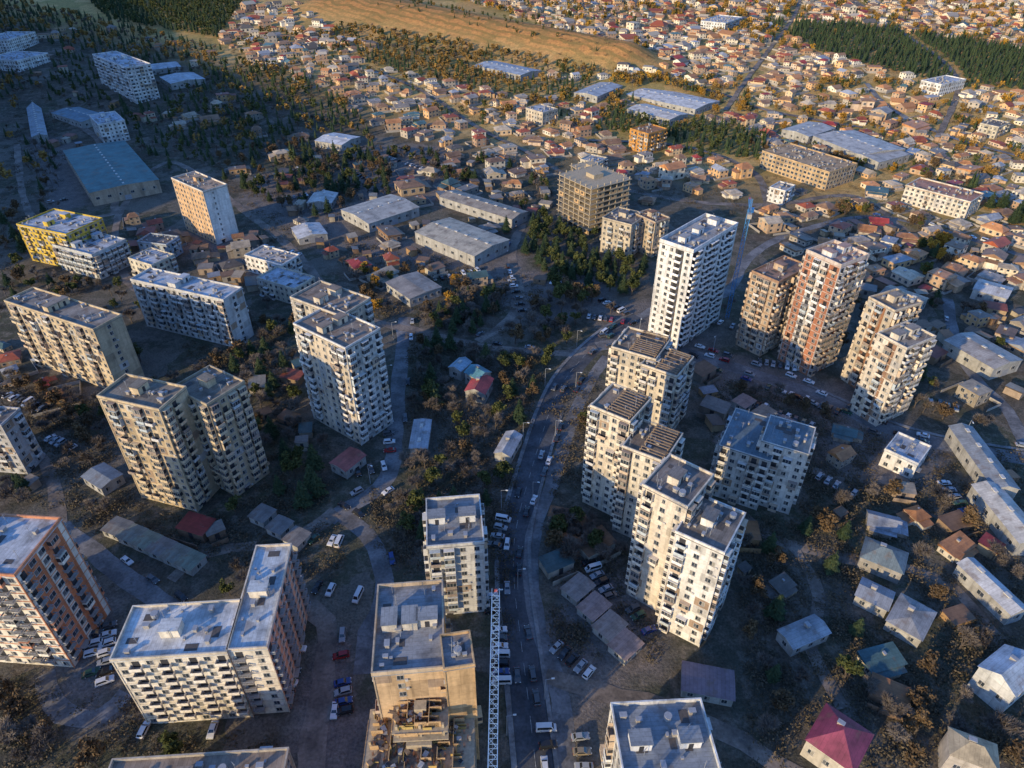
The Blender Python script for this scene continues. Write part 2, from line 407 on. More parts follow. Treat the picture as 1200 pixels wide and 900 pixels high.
apartment('low blocks with flat concrete roofs',[dict(q=((740,265),304,(707,256),(757,252)),wall=(.58,.5,.38),p3='wb',p0='wb',roof=bit)])
apartment('low block with brown roof beside a taller frame',[dict(q=((768,262),302,(746,251),(783,256)),wall=(.54,.44,.33),p3='wb',p0='wb',roof=rust)])
apartment('tall new white tower with dark balcony columns',[dict(q=((812,297),412,(772,285),(866,266)),wall=(.82,.8,.77),stripc=(.09,.085,.085),p3='wwbw',p0='bgwb',glz=.1,roof=(.38,.37,.36),bands=False,lifts=3,par=1.6,strips=[(3,.5,.75),(0,.0,.14),(0,.36,.48),(0,.8,.92)])])
apartment('brown and white pair of new towers',[dict(q=((912,332),418,(884,318),(945,312)),wall=(.54,.41,.29),accent=(.4,.25,.16),p3='wbb',p0='bbw',roof=(.34,.22,.17),bands=True,strips=[(3,.4,.6)]),
  dict(q=((985,314),441,(943,297),(1020,303)),wall=(.74,.71,.68),accent=(.64,.54,.47),stripc=(.44,.19,.11),p3='wrbw',p0='rbr',roof=(.45,.3,.25),bands=True,strips=[(3,.0,.25),(3,.7,1),(0,.4,.7)],lifts=2,par=1.4)])
apartment('twin cream towers with brown vertical stripes',[dict(q=((1048,366),462,(1012,352),(1088,360)),wall=(.64,.54,.41),stripc=(.32,.16,.09),p3='wbw',p0='brb',roof=(.3,.26,.22),strips=[(3,.3,.7),(0,.0,.2),(0,.5,.7)]),
  dict(q=((1062,410),500,(1022,395),(1105,401)),wall=(.72,.64,.53),stripc=(.3,.18,.12),p3='wbw',p0='brwb',roof=(.3,.27,.24),bands=True,strips=[(0,.35,.6),(3,.4,.7)],lifts=2)])
tw=dict(wall=(.72,.63,.5),p3='bwwb',p0='gbw',roof=(.24,.19,.145),ribs=True,lifts=0,glz=.55)
apartment('stepped cream tower block with timber-framed roof terraces',[dict(tw,q=((768,423),497,(718,407),(783,398))),dict(tw,q=((793,443),515,(752,428),(811,420)))],group='stepped tower blocks along the avenue')
apartment('stepped cream tower block above the avenue, ribbed roof',[dict(tw,q=((738,496),608,(690,480),(767,471))),dict(tw,q=((778,543),640,(728,527),(803,512)),wall=(.7,.64,.54))],group='stepped tower blocks along the avenue')
apartment('tall pale tower block with stained grey roof',[dict(tw,q=((805,596),722,(752,572),(838,560)),ribs=False,lifts=1,roof=(.22,.2,.185),wall=(.7,.62,.51)),dict(tw,q=((848,650),758,(790,628),(877,606)),ribs=False,lifts=1,roof=(.24,.22,.2),wall=(.78,.75,.7))],group='stepped tower blocks along the avenue')
apartment('grey-white apartment house with teal metal roof',[dict(q=((903,541),598,(843,523),(920,496)),wall=(.64,.61,.56),p3='bwwb',p0='wb',roof=teal,metal=True,lifts=0,par=.2),dict(q=((947,533),603,(893,517),(955,502)),wall=(.62,.59,.54),p3='wbw',p0='wb',roof=teal,metal=True,lifts=0,par=.2)])
apartment('pale tower with flat grey roof next to the avenue',[dict(q=((501,643),722,(497,588),(567,640)),wall=(.68,.67,.64),p3='wbw',p0='bgwwb',roof=(.26,.27,.28),lifts=2,par=1.0,bands=True)])
apartment('beige building under completion with orange side wall',[dict(q=((437,792),895,(443,690),(520,786)),wall=(.66,.46,.27),side=(.75,.34,.08),liftc=(.6,.55,.47),p3='nwnn',p0='nwnn',roof=(.3,.31,.32),lifts=3,bands=False,par=1.2,accent=(.58,.46,.33)),
   dict(q=((521,786),895,(513,748),(556,784)),wall=(.64,.43,.23),p3='ww',p0='nw',roof=(.3,.3,.3),lifts=0)])
apartment('white apartment house with silver roof and open balconies',[dict(q=((266,766),840,(134,768),(276,706)),wall=(.64,.4,.28),side=(.82,.74,.61),p3='wbwb',p0='wrw',glz=0,roof=(.6,.6,.58),metal=True,lifts=1,accent=(.7,.62,.5),bands=True),
   dict(q=((313,760),0,(268,760),(341,640)),same=1.0,wall=(.66,.34,.22),side=(.82,.74,.61),p3='rwrw',p0='rwwrw',glz=0,roof=(.52,.55,.56),metal=True,lifts=1,accent=(.74,.64,.52),bands=True)])
apartment('large new building with brick-orange end wall',[dict(q=((18,676),782,(-110,640),(42,608)),wall=(.66,.24,.11),side=(.84,.76,.62),accent=(.66,.3,.17),stripc=(.8,.72,.6),liftc=(.7,.68,.64),p3='rwwr',p0='rWWrn',glz=.1,roof=(.5,.51,.52),bands=True,strips=[(0,.0,.1),(0,.42,.55),(0,.9,1)],lifts=2)])
apartment('grey panel block behind dark trees',[dict(q=((2,500),556,(-60,488),(14,480)),wall=(.48,.47,.46),p3='wbw',p0='wb',roof=bit)])
apartment('low building with brown felt roof',[dict(q=((325,948),1010,(110,955),(331,880)),h=17,wall=(.5,.44,.36),p3='w',p0='w',roof=(.3,.24,.19),par=.9)])
apartment('white apartment house with grey flat roof and parapet',[dict(q=((735,935),990,(715,828),(850,930)),h=22,wall=(.74,.73,.7),p3='wbw',p0='wb',roof=(.26,.28,.3),lifts=2,par=1.2)])
apartment('three storey tan institution with long windows',[dict(q=((972,203),0,(900,176),(995,190)),h=12,wall=(.58,.41,.23),p3='WW',p0='WW',roof=(.45,.32,.2),lifts=0)],cat='institution',name='institution_building')
apartment('long cream building with orange roof',[dict(q=((1137,238),0,(1062,218),(1152,228)),h=11,wall=(.75,.68,.56),p3='ww',p0='ww',roof=(.45,.19,.09),lifts=0,metal=True)],cat='school building',name='school_building')
apartment('orange-painted block of flats',[dict(q=((760,158),0,(745,150),(775,150)),h=15,wall=(.6,.3,.08),p3='wb',p0='wb',roof=(.4,.2,.1),lifts=0)])
apartment('small cream block beside the fields',[dict(q=((636,133),0,(622,126),(648,127)),h=10,wall=(.6,.52,.4),p3='ww',p0='ww',roof=silver,lifts=0)])
apartment('white house with blue metal roof panels',[dict(q=((1075,545),0,(1037,528),(1090,525)),h=7,wall=white,p3='ww',p0='ww',roof=silver,metal=True,lifts=0)])
apartment('white cottage block on the slope',[dict(q=((20,72),0,(-5,66),(42,62)),h=10,wall=white,p3='ww',p0='ww',roof=silver,lifts=0)])
apartment('white block of flats beneath the forest',[dict(q=((8,48),0,(-12,44),(22,38)),h=14,wall=white,p3='ww',p0='ww',roof=silver,lifts=0)])
apartment('white hotel among the pines',[dict(q=((1103,100),0,(1085,94),(1123,92)),h=10,wall=white,p3='ww',p0='ww',roof=silver,lifts=0)])
for i,(q,c) in enumerate([(((178,312),0,(150,304),(205,300)),cream),(((330,312),0,(288,300),(350,300)),white),(((195,288),0,(165,282),(205,278)),(.4,.45,.5)),(((345,340),0,(305,325),(365,325)),cream),(((700,192),0,(680,188),(712,186)),cream),(((920,225),0,(903,220),(930,218)),white),(((1170,150),0,(1150,145),(1180,144)),cream),(((850,28),0,(825,24),(862,20)),white)]):
    apartment('low plastered house with flat roof and terrace',[dict(q=q,h=9,wall=c,p3='ww',p0='wb',roof=[silver,(.5,.45,.4),bit,silver][i%4],lifts=0)],cat='house',name='town_house')
# concrete frame under construction
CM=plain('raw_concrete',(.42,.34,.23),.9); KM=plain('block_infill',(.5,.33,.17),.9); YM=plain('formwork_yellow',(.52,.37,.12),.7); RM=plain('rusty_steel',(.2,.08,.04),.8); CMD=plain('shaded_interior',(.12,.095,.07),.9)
def frame_building(q,label,h=None,yellow=False,inf=.22):
    B,by,A,C=q; zt_,z0=solveh(B,by,h); h=zt_-z0; b,ang,wd,dp=rectfit(B,A,C,zt_); M=TR(b.x,b.y,z0,ang); markrect(M,wd,dp)
    root=ob('unfinished_building',None,M=M); root['label']=label; root['category']='building under construction'
    fl=max(1,int(h/3.1)); fh=h/fl
    s=MB(); s.box(-.5,wd+.5,-.5,dp+.5,-.17,.17,0); sme=s.mesh('floor_slab',[CM])
    for i in range(1,fl+1): ob('floor_slab',sme,root,TR(0,0,i*fh))
    c=MB(); c.box(-.25,.25,-.25,.25,0,h+1.6,0); cme=c.mesh('column',[CM])
    nx=max(2,int(wd/5));ny=max(2,int(dp/5))
    for i in range(nx+1):
        for j in range(ny+1):
            if i in(0,nx) or j in(0,ny): ob('column',cme,root,TR(.5+i*(wd-1)/nx,.5+j*(dp-1)/ny,0))
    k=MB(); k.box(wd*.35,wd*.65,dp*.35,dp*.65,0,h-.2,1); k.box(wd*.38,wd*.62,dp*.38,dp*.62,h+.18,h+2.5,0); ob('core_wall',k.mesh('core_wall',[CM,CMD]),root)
    r=random.Random(3); n=0
    pan=MB(); pan.box(0,4.2,.3,.5,0.18,fh-.2,0); pan.box(1.3,2.8,.27,.3,1,2.2,1); pm=pan.mesh('infill_panel',[KM,DARK])
    for f in range(fl):
        for i in range(int(wd/5)):
            if r.random()<inf and n<90: ob('infill_panel',pm,root,TR(.6+i*(wd-1)/nx,0.05,f*fh)); n+=1
        for j in range(int(dp/5)):
            if r.random()<inf and n<95: ob('infill_panel',pm,root,TR(0.05,.6+(j+1)*(dp-1)/ny,f*fh,-math.pi/2)); n+=1
    if yellow:
        y=MB(); y.box(0,2.4,0,.12,0,1.1,0); yme=y.mesh('formwork_panel',[YM])
        for i in range(70): ob('formwork_panel',yme,root,TR(r.uniform(0,wd-3),r.uniform(0,dp),h+.18,r.choice([0,math.pi/2]),r.uniform(.4,.9)))
        eb=MB(); eb.box(0,2.4,0,.1,0,.6,0); ebm=eb.mesh('edge_board',[KM])
        for i in range(int(wd/2.6)): ob('edge_board',ebm,root,TR(i*2.55,-.65,h-.3)); 
        for i in range(int(dp/2.6)): ob('edge_board',ebm,root,TR(-.62,(i+1)*2.55,h-.3,-math.pi/2))
        bw=MB(); bw.box(0,3.2,0,.22,0,2.6,0); bme=bw.mesh('block_wall',[KM]); 
        for i in range(48):
            x=r.choice([0,.2,.35,.5,.65,.8])*wd+.6; yy=r.choice([.03,.2,.4,.6,.8])*dp+.3
            ob('block_wall',bme,root,TR(min(x,wd-3.4),min(yy,dp-3.4),h+.175,r.choice([0,math.pi/2]),r.uniform(.4,.85)))
        pl=MB(); pl.box(0,3,0,.25,0,.08,0); pl.box(0.1,2.8,.3,.5,0,.16,0); pl.box(.2,3.1,.55,.8,0,.1,0); pme=pl.mesh('timber_stack',[BOARD])
        for i in range(50): ob('timber_stack',pme,root,TR(r.uniform(1,wd-4),r.uniform(1,dp-2),h+.18+.002*i,r.uniform(0,3.1)))
        pk=MB(); pk.box(0,1.3,0,1.0,0,.9,0); pk.box(.05,1.2,.05,.95,.9,1.0,1)
        pkm=[pk.mesh('material_pallet',[CONC,FRAME]),pk.mesh('material_pallet',[KM,BOARD]),pk.mesh('material_pallet',[METALG,DARK])]
        for i in range(50): ob('material_pallet',r.choice(pkm),root,TR(r.uniform(1,wd-2),r.uniform(1,dp-2),h+.18,r.uniform(0,3.1),r.uniform(.5,1.1)))
        rb=MB(); 
        for i in range(4): rb.beam((.25*(i%2),.25*(i//2),0),(.25*(i%2)+.03,.25*(i//2),1.7),.06)
        rme=rb.mesh('rebar',[RM])
        for i in range(60): ob('rebar',rme,root,TR(r.uniform(.5,wd-.5),r.uniform(.5,dp-.5),h+.17))
    return root
frame_building(((693,222),276,(660,203),(735,208)),'bare concrete tower frame with brick infill')
frame_building(((690,205),250,(668,194),(716,200)),'second concrete frame section behind the first')
frame_building(((426,915),0,(438,834),(553,908)),'unfinished concrete storeys with yellow formwork',h=19,yellow=True,inf=.5)
frame_building(((462,858),0,(465,812),(522,856)),'raised unfinished storey with block walls and timber',h=25,yellow=True,inf=.5)
# ------------------------------------------------------------------ halls / warehouses
def hall(q,h,rc,label,wc=(.42,.41,.38),gable=1.5,sky_=True,name='warehouse',cat='warehouse',grp=None,hip=False):
    B,A,C=q; zt_,z0=solveh(B,0,h)
    b,ang,wd,dp=rectfit(B,A,C,zt_); M=TR(b.x,b.y,z0,ang); markrect(M,wd,dp,1)
    if len(label.split())<5: label+=' standing among the yards'
    root=ob(name,None,M=M); root['label']=label; root['category']=cat
    if grp: root['group']=grp
    mb=MB(); mb.box(0,wd,0,dp,-3,h,0)
    al=wd>=dp; 
    ob('wall',mb.mesh('wall',[wallM(wc)]),root)
    r=MB(); o=.4; hp=min(wd,dp)/2 if hip else -o
    e=1 if not hip else 0
    if al:
        m=dp/2; a=(hp,m,h+gable);c=(wd-hp,m,h+gable)
        p=[(-o,-o,h),(wd+o,-o,h),(wd+o,dp+o,h),(-o,dp+o,h)]
        r.poly([p[0],p[1],c,a]);r.poly([p[2],p[3],a,c]);r.poly([p[3],p[0],a],e);r.poly([p[1],p[2],c],e)
    else:
        m=wd/2; a=(m,hp,h+gable);c=(m,dp-hp,h+gable)
        p=[(-o,-o,h),(wd+o,-o,h),(wd+o,dp+o,h),(-o,dp+o,h)]
        r.poly([p[3],p[0],a,c]);r.poly([p[1],p[2],c,a]);r.poly([p[0],p[1],a],e);r.poly([p[2],p[3],c],e)
    ro=ob('roof',r.mesh('roof',[roofM(rc,True),wallM(wc)]),root)
    if sky_:
        s=MB(); s.box(0,2,-.6,.6,0,.35,0); sme=s.mesh('skylight',[FRAME])
        L_=max(wd,dp); n=int(L_/7)
        for i in range(n):
            t=(i+.5)/n
            p=(wd*t-1,dp/2,h+gable-.02) if al else (wd/2,dp*t-1,h+gable-.02)
            ob('skylight',sme,ro,TR(*p,0 if al else math.pi/2))
    sp_=6 if name=='warehouse' else 3.4
    n=int(wd/sp_)
    for i in range(n): ob('window',ME_W[id(TWw if name=='warehouse' else TW)],root,TR((i+.5)*wd/n,0,max(0,h/2-1.5)))
    n=int(dp/sp_)
    for i in range(n): ob('window',ME_W[id(TWw if name=='warehouse' else TW)],root,TR(0,(i+.5)*dp/n,max(0,h/2-1.5),-math.pi/2))
    if name=='house': ob('chimney',ME_V,ro,TR(wd*.6,dp*.6,h+gable*.6))
    g=MB(); g.box(-2,2,-.08,.02,0,3.2,0)
    if h>3.5 and name=='warehouse': ob('door',g.mesh('door',[METALG]),root,TR(wd*.5,0,0))
    return root
hall(((105,226),(65,178),(188,213)),9,(.06,.16,.17),'large teal-roofed industrial hall',(.48,.38,.28),1)
hall(((95,143),(70,130),(122,134)),6,(.12,.19,.24),'blue-roofed workshop on the slope')
hall(((200,98),(172,92),(245,95)),6,(.45,.47,.5),'long white-roofed shed beside trees')
hall(((175,82),(168,76),(212,78)),5,(.4,.42,.45),'white-roofed store behind the slab tower')
hall(((432,262),(398,246),(492,243)),6,(.4,.38,.34),'open-yard workshop with patched pale roof')
hall(((556,300),(478,275),(605,284)),7,(.44,.39,.3),'wide warehouse with tan and blue roof')
hall(((600,257),(520,228),(612,246)),6,(.3,.26,.21),'long brown-roofed workshop')
hall(((610,88),(558,76),(632,82)),6,(.38,.42,.46),'long blue-grey warehouse by the fields')
hall(((700,113),(674,108),(727,100)),6,(.4,.42,.44),'grey warehouse shed')
hall(((815,128),(742,108),(832,116)),6,(.6,.58,.55),'long white-roofed warehouse')
hall(((785,140),(740,126),(800,132)),6,(.55,.52,.48),'low white warehouse')
hall(((948,160),(922,150),(970,148)),6,(.42,.4,.37),'grey greenhouse-like hall')
hall(((1010,182),(960,158),(1054,172)),7,(.44,.42,.39),'broad silver-roofed depot')
hall(((1030,190),(990,176),(1064,180)),6,(.4,.37,.33),'lower silver-roofed depot')
hall(((1195,636),(1148,568),(1222,628)),6,(.5,.48,.44),'long pale shed by the lane')
hall(((1165,572),(1128,500),(1186,562)),6,(.25,.27,.29),'long dark-roofed shed by the lane')
hall(((1165,432),(1110,398),(1195,420)),6,(.34,.32,.3),'workshop with mottled metal roof')
hall(((1180,350),(1140,340),(1190,338)),5,(.45,.45,.45),'small silver-roofed store')
hall(((1185,720),(1125,660),(1200,712)),5,(.45,.46,.48),'narrow white-roofed shed')
hall(((1075,360),(1030,345),(1090,350)),6,(.3,.26,.22),'brown store behind towers')
hall(((865,555),(852,545),(880,540)),4,(.3,.2,.15),'rusty shed')
hall(((55,158),(38,165),(64,112)),5,(.25,.28,.31),'grey shed beside the slope')
hall(((350,280),(335,268),(385,276)),4,(.5,.5,.5),'white canopy in a storage yard')
hall(((400,170),(380,160),(408,158)),5,(.6,.6,.6),'white gabled store')
hall(((388,238),(358,240),(402,226)),4,(.5,.48,.45),'pale shed in the storage yard')
hall(((540,435),(530,445),(575,432)),5,(.3,.42,.5),'pale blue roofed house on the slope')
hall(((568,462),(545,458),(578,444)),5,(.42,.07,.06),'red-roofed house among bare trees',name='house',cat='house',gable=2,sky_=False)
hall(((560,445),(545,436),(575,436)),6,(.1,.25,.3),'teal-roofed house among bare trees',name='house',cat='house',gable=2,sky_=False)
hall(((500,525),(480,525),(505,492)),4,(.35,.37,.4),'long grey garage row on the bank',gable=.4,name='garage_row',cat='garages')
hall(((598,535),(582,530),(610,510)),4,(.4,.4,.41),'small silver-roofed house beside the avenue',name='house',cat='house',sky_=False)
for a in range(4):
    x,y=662+a*19,690+a*23
    hall(((x+14,y+14),(x-6,y+2),(x+38,y-2)),3,(.27+.05*(a%2),.24,.22),'low grey-roofed garage row',gable=.3,sky_=False,name='garage_row',cat='garages',grp='garage rows beside the tower blocks')
for a in range(6):
    x,y=130+a*17,612+a*8
    hall(((x+8,y+16),(x-8,y+6),(x+22,y)),3,(.18,.18+.02*(a%3),.17),'low flat-roofed garage row',gable=.25,sky_=False,name='garage_row',cat='garages',grp='garage rows below the beige block')
for a in range(3):
    x,y=300+a*20,598+a*14
    hall(((x+8,y+14),(x-7,y+5),(x+20,y)),3,(.2,.19,.18),'low flat-roofed garage row',gable=.25,sky_=False,name='garage_row',cat='garages',grp='garage rows below the beige block')
for a in range(4):
    x,y=865+a*24,468+a*13
    hall(((x+8,y+10),(x-6,y+3),(x+22,y+2)),3,(.3,.2+.03*(a%2),.17),'low rusty-roofed garage row',gable=.25,sky_=False,name='garage_row',cat='garages',grp='garage rows below the cross street')
hall(((1190,815),(1147,782),(1222,790)),9,(.4,.47,.55),'white house with pale blue roof',(.6,.6,.58),3,False,'house','house')
hall(((1000,905),(945,868),(1024,862)),7,(.26,.05,.09),'house with magenta-red hipped metal roof',(.55,.5,.42),4,False,'house','house',hip=True)
hall(((1058,672),(1008,655),(1068,650)),5,(.14,.18,.2),'house with dark teal hipped roof',(.35,.33,.3),3,False,'house','house',hip=True)
hall(((1170,905),(1115,895),(1180,878)),8,(.4,.33,.22),'house with tan metal roof',(.5,.45,.4),2.5,False,'house','house',hip=True)
hall(((930,760),(900,745),(985,755)),4,(.3,.32,.34),'grey patched-roof dwelling',gable=1,sky_=False,name='house',cat='house')
hall(((1040,715),(1000,705),(1060,700)),4,(.25,.27,.3),'grey-roofed dwelling',gable=1,sky_=False,name='house',cat='house')
hall(((1080,750),(1035,735),(1110,725)),4,(.28,.28,.28),'grey gabled dwelling',gable=1.2,sky_=False,name='house',cat='house',hip=True)
hall(((860,820),(800,800),(850,785)),3.5,(.2,.15,.17),'low dark-roofed shed row',gable=.5,sky_=False,name='shed',cat='shed')
hall(((118,572),(85,565),(150,560)),4,(.2,.22,.24),'dark-roofed shed below the block',gable=.8,sky_=False,name='shed',cat='shed')
hall(((405,552),(390,540),(425,532)),4,(.3,.1,.09),'red-roofed shed near the tower',gable=.8,sky_=False,name='shed',cat='shed')
hall(((480,350),(455,330),(515,335)),5,(.28,.25,.22),'old shed with brown roof',gable=.8,sky_=False,name='shed',cat='shed')
# ------------------------------------------------------------------ roads
def catmull(pts,step=6):
    out=[];n=len(pts)
    for i in range(n-1):
        p0=pts[max(0,i-1)];p1=pts[i];p2=pts[i+1];p3=pts[min(n-1,i+2)]
        k=max(2,int((p2-p1).length/step))
        for j in range(k):
            t=j/k; out.append(.5*((2*p1)+(p2-p0)*t+(2*p0-5*p1+4*p2-p3)*t*t+(3*p1-p0-3*p2+p3)*t**3))
    out.append(pts[-1]); return out
def line(px): return catmull([P(*p).xy.to_3d() for p in px])
def norms(pl):
    r=[]
    for i in range(len(pl)):
        d=(pl[min(i+1,len(pl)-1)]-pl[max(i-1,0)]).normalized(); r.append(Vector((-d.y,d.x,0)))
    return r
def asphalt(name,c,rough=.85):
    g=G(name,rough,.3); v=g.tc('Object')
    n=g.noise(v,.12,4); n2=g.noise(v,1.2,4); n5=g.noise(v,.45,3)
    cc=g.mix(g.ramp(n,[(.4,0.0),(.6,1.0)]),tuple(x*.66 for x in c),tuple(x*1.25 for x in c))
    cc=g.mix(1,cc,g.ramp(n2,[(.3,.7),(.7,1.15)]),'MULTIPLY'); cc=g.mix(g.ramp(n5,[(.6,0.0),(.63,.35)]),cc,(.05,.05,.05)); g.col(cc); g.bump(n2,.03); return g.mat
AS1=asphalt('asphalt',(.08,.085,.095)); AS2=asphalt('worn_asphalt',(.18,.175,.175)); DIRT=asphalt('packed_dirt',(.21,.172,.14)); PAVE=asphalt('pavement_concrete',(.22,.215,.21)); PAINT=plain('road_paint',(.42,.42,.4),.7,var=.6)
ZI=[0]
def ribbon(name,pl,w,mat,z=.02,off=0,markit=True,raised=0,lab=None,rag=0):
    ns=norms(pl); mb=MB(); ZI[0]+=1
    z=z+ZI[0]*.004
    prev=None
    for p,n in zip(pl,ns):
        r1,r2=random.uniform(-rag,rag),random.uniform(-rag,rag)
        a=p+n*(off-w/2+r1);b=p+n*(off+w/2+r2); far=.5 if p.y>520 or p.x<-150-.6*p.y else 0
        a=Vector((a.x,a.y,H(a.x,a.y)+z+far));b=Vector((b.x,b.y,H(b.x,b.y)+z+far))
        if prev:
            pa,pb=prev; mb.poly([pb,b,a,pa],0)
            if raised:
                dn=Vector((0,0,-raised-.02)); mb.poly([pa,a,a+dn,pa+dn],0); mb.poly([pb,b,b+dn,pb+dn],0)
        prev=(a,b)
        if markit:
            for t in np.arange(-w/2+.5,w/2-.4,1.5): q=p+n*(off+t); mark(q.x,q.y)
    o=ob(name,mb.mesh(name,[mat])); o['kind']='structure'; o['label']=lab or name; return o
main=line([(640,1000),(628,900),(619,820),(609,740),(603,690),(602,640),(609,600),(620,560),(632,520),(645,480),(662,445),(690,412),(722,386),(750,372)])
east=line([(700,406),(750,400),(800,412),(880,437),(960,465),(1030,498),(1110,522),(1220,540)])
side=line([(668,940),(660,850),(650,790),(632,740),(622,690),(622,650),(630,610),(645,570),(658,530),(672,490),(690,450),(712,418)])
left=line([(474,372),(470,420),(465,480),(460,540),(445,572),(405,595),(385,610)])
r5=line([(395,602),(430,625),(447,660),(450,700),(432,740),(425,790)])
r6=line([(70,618),(110,645),(150,680),(200,712),(230,735)])
r7=line([(395,600),(340,640),(325,670),(345,700),(380,730),(378,800),(365,870),(360,940)])
r8=line([(440,378),(500,390),(560,405),(620,412),(665,414),(700,408)])
r9=line([(52,790),(62,826),(90,842),(120,838),(148,812)])
r10=line([(860,595),(900,628),(950,645),(1010,657)])
r11=line([(0,505),(40,528),(60,555),(70,615)])
r12=line([(430,80),(500,110),(560,150),(620,180),(680,215)])
r13=line([(1015,98),(1040,125),(1110,160),(1200,185)])
r14=line([(560,400),(590,380),(610,345),(600,300),(612,262)])
r15=line([(1200,520),(1180,480),(1140,440),(1120,400),(1110,350)])
r16=line([(750,372),(790,352),(850,345),(880,300),(940,270),(1040,255),(1200,300)])
r17=line([(640,790),(700,810),(790,830),(870,870),(960,920)])
r18=line([(290,250),(340,290),(385,340),(440,378)])
r19=line([(1010,657),(1070,668),(1120,690),(1160,740),(1210,780)])
r20=line([(200,340),(150,330),(140,250),(200,190),(290,250)])
r21=line([(880,520),(930,545),(990,560),(1060,560),(1110,530)])
r22=line([(700,215),(800,235),(900,240),(1000,230),(1060,270)])
r23=line([(850,130),(900,60),(930,20),(940,-10)]); r24=line([(1100,160),(1120,90),(1060,40),(1000,0)])
for n_,pl,w_,m_,rg in (('road',main,8.6,AS1,0),('road',east,7.5,AS2,.2),('road',side,4.8,AS2,.4),('road',left,6,AS2,.5),('road',r5,5.5,AS2,.4),('road',r6,6,AS2,.5),('road',r7,6,DIRT,.8),('road',r8,5,DIRT,.6),('path',r9,5,PAVE,.4),('path',r10,4.5,DIRT,.6),('path',r11,4.5,DIRT,.6),('road',r12,4.5,DIRT,.4),('road',r13,5,PAVE,.4),('path',r14,5,DIRT,.8),('road',r15,5,AS2,.4),('road',r16,5.2,AS2,.4),('path',r17,4.5,DIRT,.8),('path',r18,5,DIRT,.6),('path',r19,4,DIRT,.5),('path',r20,4.5,DIRT,.6),('path',r21,4,DIRT,.6),('road',r22,5,DIRT,.5),('road',r23,4.5,DIRT,.5),('road',r24,5,DIRT,.5),
  ('road',line([(790,96),(850,112),(900,130),(1010,150)]),5,DIRT,.4),('road',line([(790,-5),(900,12),(1050,22),(1220,34)]),5,DIRT,.4),('road',line([(690,165),(800,172),(880,200),(900,240)]),5,DIRT,.4),('path',line([(60,130),(110,160),(130,200),(135,250)]),4.5,DIRT,.5),('path',line([(20,170),(30,240),(60,260),(140,250)]),4.5,DIRT,.5),('path',line([(840,440),(860,490),(840,520)]),4,DIRT,.5),('path',line([(300,640),(240,650),(200,680)]),4,DIRT,.6),('path',line([(930,640),(960,700),(950,760),(990,830)]),3.5,DIRT,.6)):
    ribbon(n_,pl,w_,m_,rag=rg)
ribbon('pavement',main[:],1.4,PAVE,z=.12,off=5.1,raised=.12); ribbon('pavement',main[:-12],1.1,PAVE,z=.12,off=-4.95,raised=.12)
ribbon('pavement',east[14:],1.4,PAVE,z=.12,off=4.9,raised=.12)
def dashes(pl,off=0,solid=False):
    mb=MB(); ns=norms(pl)
    for i in range(len(pl)-1):
        a,b=pl[i],pl[i+1]; u=(b-a).normalized(); n=ns[i]; L_=(b-a).length; k=L_ if solid else L_*.5
        z=.12
        p=a+n*(off-.06);q=a+n*(off+.06); r=q+u*k;s=p+u*k
        mb.poly([Vector((v.x,v.y,z)) for v in (p,s,r,q)][::-1],0)
    o=ob('road_marking',mb.mesh('road_marking',[PAINT])); o['kind']='structure'; o['label']='painted white road line'
dashes(main)
lp_=MB(); lp_.cyl((0,0,0),.14,.08,9,6,0); lp_.beam((0,0,8.9),(1.8,0,9.3),.1); ME_LP=lp_.mesh('pole',[METALG]); lh_=MB(); lh_.box(1.5,2.3,-.18,.18,9.2,9.38,0); ME_LH=lh_.mesh('lamp_head',[LAMP])
for pl,off in ((main,6.2),(east,6.2),(left,-4.2),(side,3.9)):
    ns=norms(pl)
    for i in range(3,len(pl)-2,5):
        p=pl[i]+ns[i]*off; a=math.atan2(-ns[i].y*off,-ns[i].x*off)
        r=ob('street_lamp',None,M=TR(p.x,p.y,0,a),label='tall grey street lamp beside the road',category='street lamp',group='street lamps beside the roads'); ob('pole',ME_LP,r); ob('lamp_head',ME_LH,r)
# ------------------------------------------------------------------ ground
def axis(lo,hi,f0,f1,st,big):
    a=list(np.arange(f0,f1+.1,st)); x=f0
    b=[]; s=st
    while x>lo: s*=1.35; x-=min(s,big); b.append(x)
    c=[];x=f1;s=st
    while x<hi: s*=1.35; x+=min(s,big); c.append(x)
    return b[::-1]+a+c
XS=axis(-4000,4000,-640,640,7,300); YS=axis(-1500,7000,0,1300,7,300)
Vs=[(x,y,H(x,y)) for y in YS for x in XS]; nx=len(XS); ny=len(YS)
Fs=[(j*nx+i,j*nx+i+1,(j+1)*nx+i+1,(j+1)*nx+i) for j in range(ny-1) for i in range(nx-1)]
me=bpy.data.meshes.new('ground'); me.from_pydata(Vs,[],Fs); me.polygons.foreach_set('use_smooth',[True]*len(Fs))
yards=[region(p) for p in ([(350,740),(425,740),(430,960),(345,960),(350,800)],[(70,700),(160,700),(130,760),(150,850),(60,840)],[(650,640),(740,640),(790,790),(640,800)],
  [(570,310),(700,320),(720,370),(600,380)],[(30,160),(80,160),(110,240),(60,250)],[(400,170),(520,170),(560,230),(420,250)],[(800,400),(1040,470),(1030,510),(800,430)],[(740,900),(640,800),(720,800),(700,960)],[(960,480),(1130,520),(1100,580),(960,560)],[(390,270),(620,300),(610,330),(420,300)],[(300,200),(420,250),(380,300),(280,240)],[(680,360),(780,350),(860,400),(760,410)],[(150,260),(340,290),(340,340),(280,330)])]
shade_edge=region([(-50,0),(200,60),(330,95),(450,135),(560,165),(700,185),(900,225),(1250,300)])  # valley shade boundary: ground colour turns from darkened to sun-brightened here
